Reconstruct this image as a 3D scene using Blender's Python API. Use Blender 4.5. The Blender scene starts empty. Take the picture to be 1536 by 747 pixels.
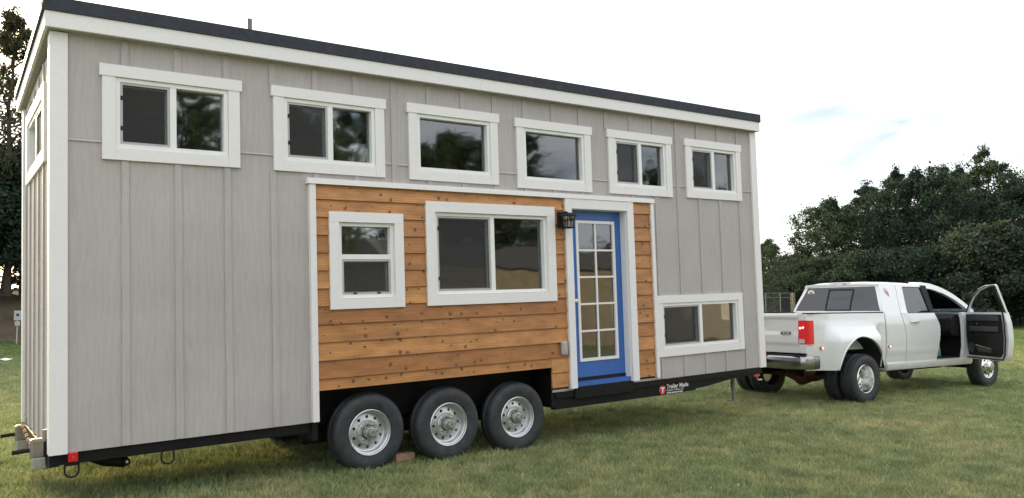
import bpy, bmesh, math, random
import numpy as np
from mathutils import Vector, Matrix
R_=math.radians
random.seed(7)
scene=bpy.context.scene
col=scene.collection

# ------------------------------------------------------------------ camera
CAM=np.array([-0.7888,-7.2509,1.5823]); FPX=1202.08
RW=np.array([[0.8122468,-0.58328246,-0.0060592],[0.03825177,0.06362673,-0.99724041],[0.58205837,0.80977356,0.0739922]])
cd=bpy.data.cameras.new('camera'); cam=bpy.data.objects.new('camera',cd); col.objects.link(cam)
cd.sensor_fit='HORIZONTAL'; cd.sensor_width=36; cd.lens=FPX*36/1536; cd.clip_start=.1; cd.clip_end=3000
m=Matrix.Identity(4)
for i in range(3):
    m[i][0]=RW[0][i]; m[i][1]=-RW[1][i]; m[i][2]=-RW[2][i]; m[i][3]=CAM[i]
cam.matrix_world=m; scene.camera=cam

# ------------------------------------------------------------------ light
SUN_EL=R_(14.5); SUN_DIR=np.array([-0.075,1.0]); SUN_DIR=SUN_DIR/np.linalg.norm(SUN_DIR)     # where the sun stands, behind and left of the house
world=bpy.data.worlds.new('World'); scene.world=world; world.use_nodes=True
nt=world.node_tree; N=nt.nodes; Lk=nt.links; N.clear()
sky=N.new('ShaderNodeTexSky'); sky.sky_type='NISHITA'; sky.sun_disc=False
sky.sun_elevation=SUN_EL; sky.sun_rotation=math.atan2(SUN_DIR[0],SUN_DIR[1]); sky.dust_density=2.0; sky.air_density=1.0; sky.ozone_density=1.0
tc=N.new('ShaderNodeTexCoord'); mp=N.new('ShaderNodeMapping'); mp.inputs['Scale'].default_value=(1.1,1.1,3.4)
ns=N.new('ShaderNodeTexNoise'); ns.inputs['Scale'].default_value=2.6; ns.inputs['Detail'].default_value=7; ns.inputs['Roughness'].default_value=.55; ns.inputs['Distortion'].default_value=.6
rp=N.new('ShaderNodeValToRGB'); rp.color_ramp.elements[0].position=.35; rp.color_ramp.elements[0].color=(.20,.20,.20,1); rp.color_ramp.elements[1].position=.50; rp.color_ramp.elements[1].color=(.86,.86,.86,1)
mx=N.new('ShaderNodeMixRGB'); mx.inputs['Color2'].default_value=(9.6,9.7,10.0,1)
bg=N.new('ShaderNodeBackground'); bg.inputs['Strength'].default_value=.1
wo=N.new('ShaderNodeOutputWorld')
Lk.new(tc.outputs['Generated'],mp.inputs['Vector']); Lk.new(mp.outputs[0],ns.inputs['Vector']); Lk.new(ns.outputs['Fac'],rp.inputs[0])
Lk.new(rp.outputs[0],mx.inputs['Fac']); Lk.new(sky.outputs[0],mx.inputs['Color1']); Lk.new(mx.outputs[0],bg.inputs['Color']); Lk.new(bg.outputs[0],wo.inputs[0])
sd=bpy.data.lights.new('sun','SUN'); sd.energy=4.6; sd.angle=R_(6); sd.color=(1.0,.78,.42)
so=bpy.data.objects.new('sun',sd); col.objects.link(so)
v=Vector((-SUN_DIR[0]*math.cos(SUN_EL),-SUN_DIR[1]*math.cos(SUN_EL),-math.sin(SUN_EL)))
so.rotation_euler=v.to_track_quat('-Z','Y').to_euler(); so.location=(-20,40,30)
vs=scene.view_settings; vs.view_transform='Standard'; vs.look='None'; vs.exposure=1.0; vs.gamma=1.0; vs.use_curve_mapping=False

# ------------------------------------------------------------------ helpers
def ray(u,v=460.0):
    return RW.T@np.array([(u-768)/FPX,(v-373.5)/FPX,1.0])
def spot(u,dist,z=0.0):                # ground point in the direction of a photo column at a ground distance
    d=ray(u); d=d[:2]/np.linalg.norm(d[:2]); return (CAM[0]+d[0]*dist, CAM[1]+d[1]*dist, z)

class MB:
    def __init__(s): s.v=[]; s.f=[]
    def add(s,vs,fs):
        o=len(s.v); s.v.extend([tuple(map(float,p)) for p in vs]); s.f.extend([tuple(o+i for i in q) for q in fs]); return s
    def box(s,x0,x1,y0,y1,z0,z1):
        return s.add([(x0,y0,z0),(x1,y0,z0),(x1,y1,z0),(x0,y1,z0),(x0,y0,z1),(x1,y0,z1),(x1,y1,z1),(x0,y1,z1)],
                     [(0,3,2,1),(4,5,6,7),(0,1,5,4),(1,2,6,5),(2,3,7,6),(3,0,4,7)])
    def hexa(s,p): return s.add(p,[(0,3,2,1),(4,5,6,7),(0,1,5,4),(1,2,6,5),(2,3,7,6),(3,0,4,7)])
    def prism(s,poly,axis,a,b):        # poly in the two other axes, extruded along axis from a to b
        n=len(poly); vv=[]
        for t in (a,b):
            for (p,q) in poly:
                vv.append((t,p,q) if axis==0 else (p,t,q) if axis==1 else (p,q,t))
        return s.add(vv,[tuple(range(n))[::-1],tuple(range(n,2*n))]+[(i,(i+1)%n,n+(i+1)%n,n+i) for i in range(n)])
    def tube(s,pts,rad,n=8,cap=True):
        pts=[np.array(p,float) for p in pts]; k=len(pts); rr=rad if hasattr(rad,'__len__') else [rad]*k; vv=[]
        up=None
        for i,p in enumerate(pts):
            t=pts[min(i+1,k-1)]-pts[max(i-1,0)]; t=t/(np.linalg.norm(t)+1e-9)
            if up is None:
                up=np.array([0,0,1.]) if abs(t[2])<.9 else np.array([1.,0,0])
            a=np.cross(t,up); a/=np.linalg.norm(a)+1e-9; b=np.cross(a,t); up=b
            for j in range(n):
                w=2*math.pi*j/n; vv.append(p+rr[i]*(math.cos(w)*a+math.sin(w)*b))
        ff=[(i*n+j,i*n+(j+1)%n,(i+1)*n+(j+1)%n,(i+1)*n+j) for i in range(k-1) for j in range(n)]
        if cap: ff+=[tuple(range(n))[::-1],tuple((k-1)*n+j for j in range(n))]
        return s.add(vv,ff)
    def lathe(s,prof,n=32,c=(0,0,0),close=False):   # profile (radius, y) turned about the y axis
        k=len(prof); vv=[]
        for (r,y) in prof:
            for j in range(n):
                w=2*math.pi*j/n; vv.append((c[0]+r*math.cos(w),c[1]+y,c[2]+r*math.sin(w)))
        ff=[(i*n+j,i*n+(j+1)%n,(i+1)*n+(j+1)%n,(i+1)*n+j) for i in range(k-1) for j in range(n)]
        if close: ff+=[((k-1)*n+j,(k-1)*n+(j+1)%n,(j+1)%n,j) for j in range(n)]
        return s.add(vv,ff)
    def disc(s,r,y,n=24,c=(0,0,0)):
        return s.add([(c[0]+r*math.cos(2*math.pi*j/n),c[1]+y,c[2]+r*math.sin(2*math.pi*j/n)) for j in range(n)],[tuple(range(n))])
    def grid(s,fn,nu,nv,thick=None):   # fn(u,v)->(x,y,z); optional thickness vector for a closed shell
        P=[[np.array(fn(i/nu,j/nv),float) for j in range(nv+1)] for i in range(nu+1)]
        vv=[P[i][j] for i in range(nu+1) for j in range(nv+1)]; w=nv+1
        ff=[(i*w+j,(i+1)*w+j,(i+1)*w+j+1,i*w+j+1) for i in range(nu) for j in range(nv)]
        if thick is not None:
            t=np.array(thick,float); n0=len(vv); vv=vv+[p+t for p in vv]
            ff+=[tuple(n0+q for q in fc[::-1]) for fc in ff]
            rim=[i*w for i in range(nu+1)]+[nu*w+j for j in range(1,nv+1)]+[i*w+nv for i in range(nu-1,-1,-1)]+[j for j in range(nv-1,0,-1)]
            ff+=[(rim[q],n0+rim[q],n0+rim[(q+1)%len(rim)],rim[(q+1)%len(rim)]) for q in range(len(rim))]
        return s.add(vv,ff)
    def mesh(s,name,fix=True):
        me=bpy.data.meshes.new(name); me.from_pydata(s.v,[],s.f)
        if fix:
            bm=bmesh.new(); bm.from_mesh(me); bmesh.ops.recalc_face_normals(bm,faces=bm.faces); bm.to_mesh(me); bm.free()
        me.update(); return me
    def build(s,name,mat,parent=None,smooth=None,bevel=None):
        me=s.mesh(name); o=bpy.data.objects.new(name,me); col.objects.link(o)
        for mm in (mat if isinstance(mat,(list,tuple)) else [mat]): me.materials.append(mm)
        if smooth is not None:
            me.polygons.foreach_set('use_smooth',[True]*len(me.polygons)); me.set_sharp_from_angle(angle=R_(smooth))
        if bevel:
            b=o.modifiers.new('bevel','BEVEL'); b.width=bevel; b.segments=2; b.limit_method='ANGLE'
        if parent: o.parent=parent
        return o
def empty(name,loc=(0,0,0),parent=None):
    o=bpy.data.objects.new(name,None); col.objects.link(o); o.location=loc; o.empty_display_size=.2
    if parent: o.parent=parent
    return o
def tag(o,label,cat,group=None,kind=None):
    if label: o['label']=label
    if cat: o['category']=cat
    if group: o['group']=group
    if kind: o['kind']=kind
    return o
def struct(o): o['kind']='structure'; return o
def copy_tree(o,parent=None):
    c=o.copy(); col.objects.link(c); c.parent=parent
    for ch in list(o.children): copy_tree(ch,c)
    return c

# ------------------------------------------------------------------ materials
def newmat(name):
    m=bpy.data.materials.new(name); m.use_nodes=True; nt=m.node_tree
    return m,nt,nt.nodes['Principled BSDF'],nt.nodes['Material Output']
def inp(nt,node,sock,val):
    if isinstance(val,bpy.types.NodeSocket): nt.links.new(val,node.inputs[sock])
    else: node.inputs[sock].default_value=val
def ND(nt,typ,**kw):
    n=nt.nodes.new(typ)
    for k,v in kw.items():
        if k.startswith('i_'): inp(nt,n,k[2:].replace('_',' '),v)
        elif k.startswith('n'): 
            if k[1:].isdigit(): inp(nt,n,int(k[1:]),v)
            else: setattr(n,k,v)
        else: setattr(n,k,v)
    return n
def coords(nt,kind='Object',scale=(1,1,1),rnd=False):
    t=nt.nodes.new('ShaderNodeTexCoord'); mpn=nt.nodes.new('ShaderNodeMapping'); mpn.inputs['Scale'].default_value=scale
    nt.links.new(t.outputs[kind],mpn.inputs['Vector'])
    if rnd:
        oi=nt.nodes.new('ShaderNodeObjectInfo'); mu=nt.nodes.new('ShaderNodeMath'); mu.operation='MULTIPLY'; mu.inputs[1].default_value=57.0
        nt.links.new(oi.outputs['Random'],mu.inputs[0]); cx=nt.nodes.new('ShaderNodeCombineXYZ')
        nt.links.new(mu.outputs[0],cx.inputs[0]); nt.links.new(mu.outputs[0],cx.inputs[2]); nt.links.new(cx.outputs[0],mpn.inputs['Location'])
    return mpn.outputs[0]
def noise(nt,vec,scale,detail=4,rough=.55,dist=0):
    n=nt.nodes.new('ShaderNodeTexNoise'); n.inputs['Scale'].default_value=scale; n.inputs['Detail'].default_value=detail; n.inputs['Roughness'].default_value=rough; n.inputs['Distortion'].default_value=dist
    nt.links.new(vec,n.inputs['Vector']); return n.outputs['Fac']
def ramp(nt,fac,stops):
    r=nt.nodes.new('ShaderNodeValToRGB'); el=r.color_ramp.elements
    while len(el)<len(stops): el.new(.5)
    for e,(p,c) in zip(el,stops):
        e.position=p; e.color=(c[0],c[1],c[2],1) if hasattr(c,'__len__') else (c,c,c,1)
    nt.links.new(fac,r.inputs[0]); return r.outputs[0]
def mixc(nt,fac,a,b,blend='MIX'):
    mm=nt.nodes.new('ShaderNodeMixRGB'); mm.blend_type=blend
    for s,val in (('Fac',fac),('Color1',a),('Color2',b)):
        if isinstance(val,bpy.types.NodeSocket): nt.links.new(val,mm.inputs[s])
        elif s=='Fac': mm.inputs[s].default_value=val
        else: mm.inputs[s].default_value=(val[0],val[1],val[2],1)
    return mm.outputs[0]
def bump(nt,p,h,strength=.3,dist=.01):
    b=nt.nodes.new('ShaderNodeBump'); b.inputs['Strength'].default_value=strength; b.inputs['Distance'].default_value=dist
    nt.links.new(h,b.inputs['Height']); nt.links.new(b.outputs[0],p.inputs['Normal'])
def simple(name,c,rough=.5,metal=0,var=.12,scale=6,bmp=0,spec=.5,coat=0,emit=None,estr=0):
    m,nt,p,out=newmat(name); vec=coords(nt,'Object')
    nz=noise(nt,vec,scale,5)
    a=tuple(x*(1-var) for x in c); b=tuple(min(1,x*(1+var)) for x in c)
    nt.links.new(ramp(nt,nz,[(.3,a),(.7,b)]),p.inputs['Base Color'])
    p.inputs['Roughness'].default_value=rough; p.inputs['Metallic'].default_value=metal; p.inputs['Specular IOR Level'].default_value=spec
    p.inputs['Coat Weight'].default_value=coat; p.inputs['Coat Roughness'].default_value=.06
    if bmp: bump(nt,p,noise(nt,vec,scale*8,6),bmp,.01)
    if emit: p.inputs['Emission Color'].default_value=(*emit,1); p.inputs['Emission Strength'].default_value=estr
    return m
M={}
# painted plywood siding: embossed wood grain that runs up the sheet
def mk_siding():
    m,nt,p,out=newmat('grey_siding'); v1=coords(nt,'Object',(7,7,.8)); v2=coords(nt,'Object',(1,1,1))
    g=noise(nt,v1,6,8,.6,1.2); g2=noise(nt,coords(nt,'Object',(30,30,2.0)),6,4,.6); bl=noise(nt,v2,1.3,4,.6)
    wv=nt.nodes.new('ShaderNodeTexWave'); wv.wave_type='RINGS'; wv.rings_direction='Z'; wv.inputs['Scale'].default_value=2.2; wv.inputs['Distortion'].default_value=14; wv.inputs['Detail'].default_value=4; wv.inputs['Detail Scale'].default_value=.8
    nt.links.new(coords(nt,'Object',(2.6,1.0,.55)),wv.inputs['Vector'])
    c=ramp(nt,g,[(.33,(.408,.374,.362)),(.52,(.440,.406,.395)),(.7,(.468,.436,.426))])
    c=mixc(nt,.35,c,ramp(nt,bl,[(.35,(.345,.325,.320)),(.65,(.485,.455,.443))]))
    c=mixc(nt,.2,c,ramp(nt,wv.outputs['Fac'],[(.15,(.86,.85,.84)),(.55,(1.06,1.06,1.06))]),'MULTIPLY')
    nt.links.new(c,p.inputs['Base Color']); p.inputs['Roughness'].default_value=.62; p.inputs['Specular IOR Level'].default_value=.4
    ad=ND(nt,'ShaderNodeMath',operation='ADD'); nt.links.new(g,ad.inputs[0]); nt.links.new(g2,ad.inputs[1]); bump(nt,p,ad.outputs[0],.4,.005)
    return m
M['siding']=mk_siding()
def mk_white():
    m,nt,p,out=newmat('white_trim'); g=noise(nt,coords(nt,'Object',(4,4,4),True),7,6,.6,.6)
    nt.links.new(ramp(nt,g,[(.3,(.76,.735,.735)),(.7,(.80,.78,.78))]),p.inputs['Base Color']); p.inputs['Roughness'].default_value=.5
    bump(nt,p,noise(nt,coords(nt,'Object',(6,6,40)),10,5),.12,.003); return m
M['white']=mk_white()
M['vinyl']=simple('white_vinyl',(.80,.80,.79),.35,var=.03)
def mk_cedar():
    m,nt,p,out=newmat('cedar_board'); vec=coords(nt,'Object',(1,1,1),True)
    def sc(s):
        k=nt.nodes.new('ShaderNodeMapping'); k.inputs['Scale'].default_value=s; nt.links.new(vec,k.inputs['Vector']); return k.outputs[0]
    warp=noise(nt,sc((2.2,2,7)),1.6,3,.5)
    wv=nt.nodes.new('ShaderNodeTexWave'); wv.wave_type='BANDS'; wv.bands_direction='Z'; wv.inputs['Scale'].default_value=13; wv.inputs['Distortion'].default_value=9; wv.inputs['Detail'].default_value=3; wv.inputs['Detail Scale'].default_value=.9
    nt.links.new(sc((.16,.3,1.0)),wv.inputs['Vector'])
    fine=noise(nt,sc((2.5,8,70)),3,5,.65)
    oi=nt.nodes.new('ShaderNodeObjectInfo')
    base=ramp(nt,oi.outputs['Random'],[(0,(.39,.165,.052)),(.25,(.51,.238,.082)),(.5,(.44,.193,.062)),(.75,(.57,.275,.096)),(1,(.48,.215,.070))])
    blot=ramp(nt,warp,[(.3,(.68,.66,.62)),(.7,(1.12,1.10,1.06))])
    c=mixc(nt,1.0,base,blot,'MULTIPLY')
    c=mixc(nt,.26,c,ramp(nt,wv.outputs['Fac'],[(.1,(.55,.46,.36)),(.6,(1.08,1.08,1.08))]),'MULTIPLY')
    c=mixc(nt,.32,c,ramp(nt,fine,[(.3,(.72,.68,.62)),(.65,(1.05,1.05,1.05))]),'MULTIPLY')
    vo=nt.nodes.new('ShaderNodeTexVoronoi'); vo.inputs['Scale'].default_value=1.0; vo.inputs['Randomness'].default_value=1
    vo.voronoi_dimensions='2D'; sx=ND(nt,'ShaderNodeSeparateXYZ'); nt.links.new(sc((6.0,1,6.6)),sx.inputs[0]); cx2=ND(nt,'ShaderNodeCombineXYZ'); nt.links.new(sx.outputs[0],cx2.inputs[0]); nt.links.new(sx.outputs[2],cx2.inputs[1]); kw=nt.nodes.new('ShaderNodeTexNoise'); kw.inputs['Scale'].default_value=3.4; kw.inputs['Detail'].default_value=3; nt.links.new(cx2.outputs[0],kw.inputs['Vector'])
    kv=ND(nt,'ShaderNodeVectorMath',operation='SCALE'); nt.links.new(kw.outputs['Color'],kv.inputs[0]); kv.inputs['Scale'].default_value=.34
    ka=ND(nt,'ShaderNodeVectorMath',operation='ADD'); nt.links.new(cx2.outputs[0],ka.inputs[0]); nt.links.new(kv.outputs[0],ka.inputs[1]); nt.links.new(ka.outputs[0],vo.inputs['Vector'])
    cell=ND(nt,'ShaderNodeSeparateColor'); nt.links.new(vo.outputs['Color'],cell.inputs[0])
    has=ND(nt,'ShaderNodeMath',operation='GREATER_THAN'); has.inputs[1].default_value=.26; nt.links.new(cell.outputs[0],has.inputs[0])
    rad=ND(nt,'ShaderNodeMapRange'); nt.links.new(cell.outputs[1],rad.inputs[0]); rad.inputs[3].default_value=.05; rad.inputs[4].default_value=.17
    dv=ND(nt,'ShaderNodeMath',operation='DIVIDE'); nt.links.new(vo.outputs['Distance'],dv.inputs[0]); nt.links.new(rad.outputs[0],dv.inputs[1])
    kn=ramp(nt,dv.outputs[0],[(.30,1.0),(.70,.60),(1.15,0.0)])
    km=ND(nt,'ShaderNodeMath',operation='MULTIPLY'); nt.links.new(kn,km.inputs[0]); nt.links.new(has.outputs[0],km.inputs[1])
    km2=ND(nt,'ShaderNodeMath',operation='MULTIPLY'); nt.links.new(km.outputs[0],km2.inputs[0]); km2.inputs[1].default_value=.93
    pith=noise(nt,sc((3.0,1,46)),1.0,5,.7,.8); env=noise(nt,sc((.8,1,9)),1.0,2)
    pm=ND(nt,'ShaderNodeMath',operation='MULTIPLY'); nt.links.new(ramp(nt,pith,[(.62,0.0),(.68,1.0)]),pm.inputs[0]); nt.links.new(ramp(nt,env,[(.5,0.0),(.6,1.0)]),pm.inputs[1])
    pm2=ND(nt,'ShaderNodeMath',operation='MULTIPLY'); nt.links.new(pm.outputs[0],pm2.inputs[0]); pm2.inputs[1].default_value=.62
    c=mixc(nt,pm2.outputs[0],c,(.14,.055,.018))
    c=mixc(nt,km2.outputs[0],c,(.090,.034,.012))
    nt.links.new(c,p.inputs['Base Color']); p.inputs['Roughness'].default_value=.48
    bump(nt,p,fine,.25,.004); return m
M['cedar']=mk_cedar()
M['black']=simple('black_frame_paint',(.007,.007,.008),.55,var=.3,scale=9,spec=.22)
M['dark']=simple('dark_void',(.015,.015,.016),.9,var=.2)
M['roof']=simple('roof_membrane',(.030,.033,.045),.8,var=.25,scale=14,bmp=.3)
M['drip']=simple('drip_edge',(.20,.23,.22),.5,var=.2)
M['blue']=simple('blue_door_paint',(.035,.125,.40),.38,var=.10,scale=3)
M['interior']=simple('interior_paint',(.62,.60,.56),.8,var=.06)
M['plyfloor']=simple('interior_floor',(.22,.15,.09),.6,var=.3,scale=4)
M['steel']=simple('brushed_steel',(.55,.55,.54),.35,1,var=.1,scale=20)
M['chrome']=simple('chrome',(.72,.73,.75),.12,1,var=.04)
M['dull']=simple('dulled_chrome',(.36,.37,.39),.24,1,var=.15,scale=5)
M['galv']=simple('silver_wheel_paint',(.60,.61,.61),.34,.75,var=.10,scale=18)
M['alloy']=simple('polished_wheel',(.74,.74,.73),.22,1,var=.08,scale=8)
M['rust']=simple('rusty_iron',(.12,.055,.03),.85,.2,var=.5,scale=20,bmp=.4)
M['tan']=simple('jack_tan_paint',(.23,.205,.165),.55,var=.25,scale=14)
M['zinc']=simple('zinc_metal',(.45,.45,.44),.4,.8,var=.2,scale=16)
M['red']=simple('red_lens',(.55,.015,.015),.25,var=.1,emit=(1,.03,.02),estr=.0)
M['lit_red']=simple('lit_red_lens',(.34,.008,.014),.2,var=.15,scale=30,emit=(1,.03,.03),estr=.14)
M['bulb_red']=simple('lit_lamp_core',(1,.25,.2),.3,var=.02,emit=(1,.28,.22),estr=3.2)
M['bulb_amber']=simple('lit_amber_core',(1,.5,.2),.3,var=.02,emit=(1,.55,.3),estr=3.0)
M['lens_clear']=simple('clear_lens',(.62,.58,.56),.2,var=.1)
M['brick']=simple('clay_block',(.45,.28,.19),.9,var=.2,scale=20,bmp=.3)
M['decal_white']=simple('decal_white',(.8,.8,.8),.5,var=.02)
M['decal_red']=simple('decal_red',(.55,.04,.04),.5,var=.05)
M['decal_pink']=simple('decal_faded_red',(.50,.20,.22),.5,var=.05)
M['emblem']=simple('emblem_grey',(.13,.13,.14),.35,.5,var=.1)
M['plastic']=simple('black_plastic',(.012,.012,.014),.7,var=.2,spec=.25)
M['trimgrey']=simple('interior_grey',(.055,.055,.058),.7,var=.15,spec=.25)
M['outlet']=simple('grey_outlet_plastic',(.42,.42,.43),.4,var=.05)
M['cloth']=simple('seat_cloth',(.03,.03,.032),.9,var=.3,scale=20)
M['teal']=simple('teal_bag',(.12,.30,.27),.7,var=.25,scale=9)
M['paper']=simple('paper',(.8,.8,.78),.7,var=.03)
M['tarp']=simple('tan_wall_boards',(.23,.21,.175),.8,var=.2,scale=3)
M['whitewall']=simple('pale_wall_boards',(.27,.265,.25),.8,var=.12,scale=3)
M['shingle']=simple('grey_shingle_roof',(.09,.09,.095),.9,var=.35,scale=5,bmp=.3)
def mk_truckpaint():
    m,nt,p,out=newmat('white_truck_paint'); vec=coords(nt,'Object')
    sep=ND(nt,'ShaderNodeSeparateXYZ'); nt.links.new(vec,sep.inputs[0])
    dirt=noise(nt,vec,5,7,.65)
    low=ND(nt,'ShaderNodeMapRange'); nt.links.new(sep.outputs[2],low.inputs[0]); low.inputs[1].default_value=1.05; low.inputs[2].default_value=.45; low.inputs[3].default_value=.03; low.inputs[4].default_value=.5
    mu=ND(nt,'ShaderNodeMath',operation='MULTIPLY'); nt.links.new(dirt,mu.inputs[0]); nt.links.new(low.outputs[0],mu.inputs[1])
    nt.links.new(mixc(nt,mu.outputs[0],(.74,.76,.77),(.42,.36,.28)),p.inputs['Base Color'])
    p.inputs['Roughness'].default_value=.26; p.inputs['Coat Weight'].default_value=1.0; p.inputs['Coat Roughness'].default_value=.05; return m
M['truck']=mk_truckpaint()
def mk_rubber():
    m,nt,p,out=newmat('tyre_rubber'); n1=noise(nt,coords(nt,'Object',(1,1,1),True),9,6,.6)
    nt.links.new(ramp(nt,n1,[(.28,(.016,.019,.024)),(.55,(.032,.035,.040)),(.75,(.058,.054,.048))]),p.inputs['Base Color']); p.inputs['Roughness'].default_value=.62; bump(nt,p,noise(nt,coords(nt),60,3),.2,.003); return m
M['rubber']=mk_rubber()
def mk_glass(name,tint,ior=1.9):
    m,nt,p,out=newmat(name); nt.nodes.remove(p)
    fr=ND(nt,'ShaderNodeFresnel'); fr.inputs['IOR'].default_value=ior
    gl=ND(nt,'ShaderNodeBsdfGlossy'); gl.inputs['Roughness'].default_value=.03; gl.inputs['Color'].default_value=(.95,.97,1,1)
    tr=ND(nt,'ShaderNodeBsdfTransparent'); tr.inputs['Color'].default_value=(*tint,1)
    mxs=ND(nt,'ShaderNodeMixShader'); nt.links.new(fr.outputs[0],mxs.inputs[0]); nt.links.new(tr.outputs[0],mxs.inputs[1]); nt.links.new(gl.outputs[0],mxs.inputs[2]); nt.links.new(mxs.outputs[0],out.inputs[0])
    bn=nt.nodes.new('ShaderNodeBump'); bn.inputs['Strength'].default_value=.22; bn.inputs['Distance'].default_value=.01
    nt.links.new(noise(nt,coords(nt,'Object',(1,1,1),True),2.2,1),bn.inputs['Height']); nt.links.new(bn.outputs[0],gl.inputs['Normal'])
    return m
M['glass']=mk_glass('window_glass',(.74,.78,.76),2.2)
M['carglass']=mk_glass('tinted_car_glass',(.10,.12,.13),1.75)
M['clearcar']=mk_glass('clear_car_glass',(.75,.8,.8),1.22)
M['lampglass']=mk_glass('lantern_glass',(.85,.82,.78),1.5)
def mk_screen():
    m,nt,p,out=newmat('insect_screen'); p.inputs['Base Color'].default_value=(.05,.05,.052,1); p.inputs['Roughness'].default_value=.8
    tr=ND(nt,'ShaderNodeBsdfTransparent'); mxs=ND(nt,'ShaderNodeMixShader'); n1=noise(nt,coords(nt),30,2)
    nt.links.new(ramp(nt,n1,[(.3,.32),(.7,.42)]),mxs.inputs[0]); nt.links.new(tr.outputs[0],mxs.inputs[1]); nt.links.new(p.outputs[0],mxs.inputs[2]); nt.links.new(mxs.outputs[0],out.inputs[0]); return m
M['screen']=mk_screen()
def mk_link():
    m,nt,p,out=newmat('chain_link_wire'); p.inputs['Base Color'].default_value=(.10,.10,.10,1); p.inputs['Roughness'].default_value=.6
    tr=ND(nt,'ShaderNodeBsdfTransparent'); mxs=ND(nt,'ShaderNodeMixShader'); n1=noise(nt,coords(nt),40,2)
    nt.links.new(ramp(nt,n1,[(.3,.16),(.7,.26)]),mxs.inputs[0]); nt.links.new(tr.outputs[0],mxs.inputs[1]); nt.links.new(p.outputs[0],mxs.inputs[2]); nt.links.new(mxs.outputs[0],out.inputs[0]); return m
M['link']=mk_link()
def mk_leaf(name,a,b,c):
    m,nt,p,out=newmat(name); g=nt.nodes.new('ShaderNodeNewGeometry'); n1=noise(nt,coords(nt,'Object',(1,1,1),True),.55,3); 
    oi=nt.nodes.new('ShaderNodeObjectInfo')
    r1=ramp(nt,g.outputs['Random Per Island'],[(0,a),(.55,b),(1,c)])
    r1=mixc(nt,.6,r1,ramp(nt,n1,[(.3,(.55,.58,.6)),(.7,(1.3,1.25,1.1))]),'MULTIPLY')
    r1=mixc(nt,.5,r1,ramp(nt,oi.outputs['Random'],[(0,(.55,.65,.72)),(.5,(1,1,.95)),(1,(1.5,1.35,1.1))]),'MULTIPLY')
    nt.links.new(r1,p.inputs['Base Color']); p.inputs['Roughness'].default_value=.75; p.inputs['Specular IOR Level'].default_value=.03
    tl=ND(nt,'ShaderNodeBsdfTranslucent'); nt.links.new(r1,tl.inputs[0]); mxs=ND(nt,'ShaderNodeMixShader'); mxs.inputs[0].default_value=.22
    nt.links.new(p.outputs[0],mxs.inputs[1]); nt.links.new(tl.outputs[0],mxs.inputs[2]); nt.links.new(mxs.outputs[0],out.inputs[0]); return m
M['leaf']=mk_leaf('leaves_green',(0.035,0.055,0.038),(0.058,0.087,0.058),(0.096,0.125,0.084))
M['leaf_dark']=mk_leaf('leaves_dark',(0.027,0.045,0.035),(0.046,0.070,0.054),(0.074,0.099,0.077))
M['leaf_pale']=mk_leaf('leaves_pale',(0.045,0.062,0.045),(0.070,0.090,0.065),(0.100,0.120,0.085))
M['leaf_autumn']=mk_leaf('leaves_bronze',(0.049,0.057,0.035),(0.081,0.081,0.043),(0.124,0.111,0.054))
M['bark']=simple('bark',(.070,.056,.045),.95,var=.4,scale=5,bmp=.5)
def grass_color(nt,vec):
    big=noise(nt,vec,.16,5,.62); mid=noise(nt,vec,.9,5,.62); fin=noise(nt,vec,9,4,.6)
    c=ramp(nt,big,[(.34,(.150,.185,.090)),(.50,(.205,.215,.110)),(.64,(.250,.240,.140))])
    c=mixc(nt,.6,c,ramp(nt,mid,[(.33,(.115,.160,.080)),(.52,(.190,.205,.105)),(.68,(.285,.262,.160))]))
    c=mixc(nt,.75,c,ramp(nt,noise(nt,vec,3.2,4,.7),[(.30,(.50,.58,.50)),(.50,(1,1,1)),(.70,(1.5,1.42,1.36))]),'MULTIPLY')
    c=mixc(nt,1.0,c,(1.50,1.58,1.74),'MULTIPLY')
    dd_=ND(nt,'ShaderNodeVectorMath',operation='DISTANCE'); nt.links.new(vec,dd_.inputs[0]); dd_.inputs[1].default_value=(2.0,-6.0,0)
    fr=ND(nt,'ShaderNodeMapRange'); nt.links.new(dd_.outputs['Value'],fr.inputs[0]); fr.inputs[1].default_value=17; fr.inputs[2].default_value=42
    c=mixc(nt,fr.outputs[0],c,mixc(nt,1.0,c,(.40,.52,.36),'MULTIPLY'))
    return c,fin
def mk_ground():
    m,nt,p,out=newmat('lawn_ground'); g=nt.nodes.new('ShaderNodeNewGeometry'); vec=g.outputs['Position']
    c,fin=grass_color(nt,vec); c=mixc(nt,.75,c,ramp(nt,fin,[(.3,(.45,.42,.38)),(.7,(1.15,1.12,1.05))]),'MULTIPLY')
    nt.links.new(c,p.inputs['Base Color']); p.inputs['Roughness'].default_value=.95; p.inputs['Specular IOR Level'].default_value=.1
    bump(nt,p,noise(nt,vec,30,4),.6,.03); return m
M['ground']=mk_ground()
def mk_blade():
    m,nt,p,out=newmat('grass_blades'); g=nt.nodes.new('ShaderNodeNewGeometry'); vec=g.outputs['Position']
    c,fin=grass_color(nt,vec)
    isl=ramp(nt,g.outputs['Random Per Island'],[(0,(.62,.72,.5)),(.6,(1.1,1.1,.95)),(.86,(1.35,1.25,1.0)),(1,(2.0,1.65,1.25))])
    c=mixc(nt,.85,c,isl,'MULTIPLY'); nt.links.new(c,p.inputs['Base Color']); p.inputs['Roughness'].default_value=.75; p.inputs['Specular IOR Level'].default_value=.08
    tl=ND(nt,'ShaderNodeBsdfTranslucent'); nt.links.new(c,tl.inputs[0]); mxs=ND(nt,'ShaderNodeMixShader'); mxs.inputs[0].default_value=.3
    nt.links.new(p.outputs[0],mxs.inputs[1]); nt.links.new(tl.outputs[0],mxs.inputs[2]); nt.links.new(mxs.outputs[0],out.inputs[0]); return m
M['blade']=mk_blade()
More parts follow.
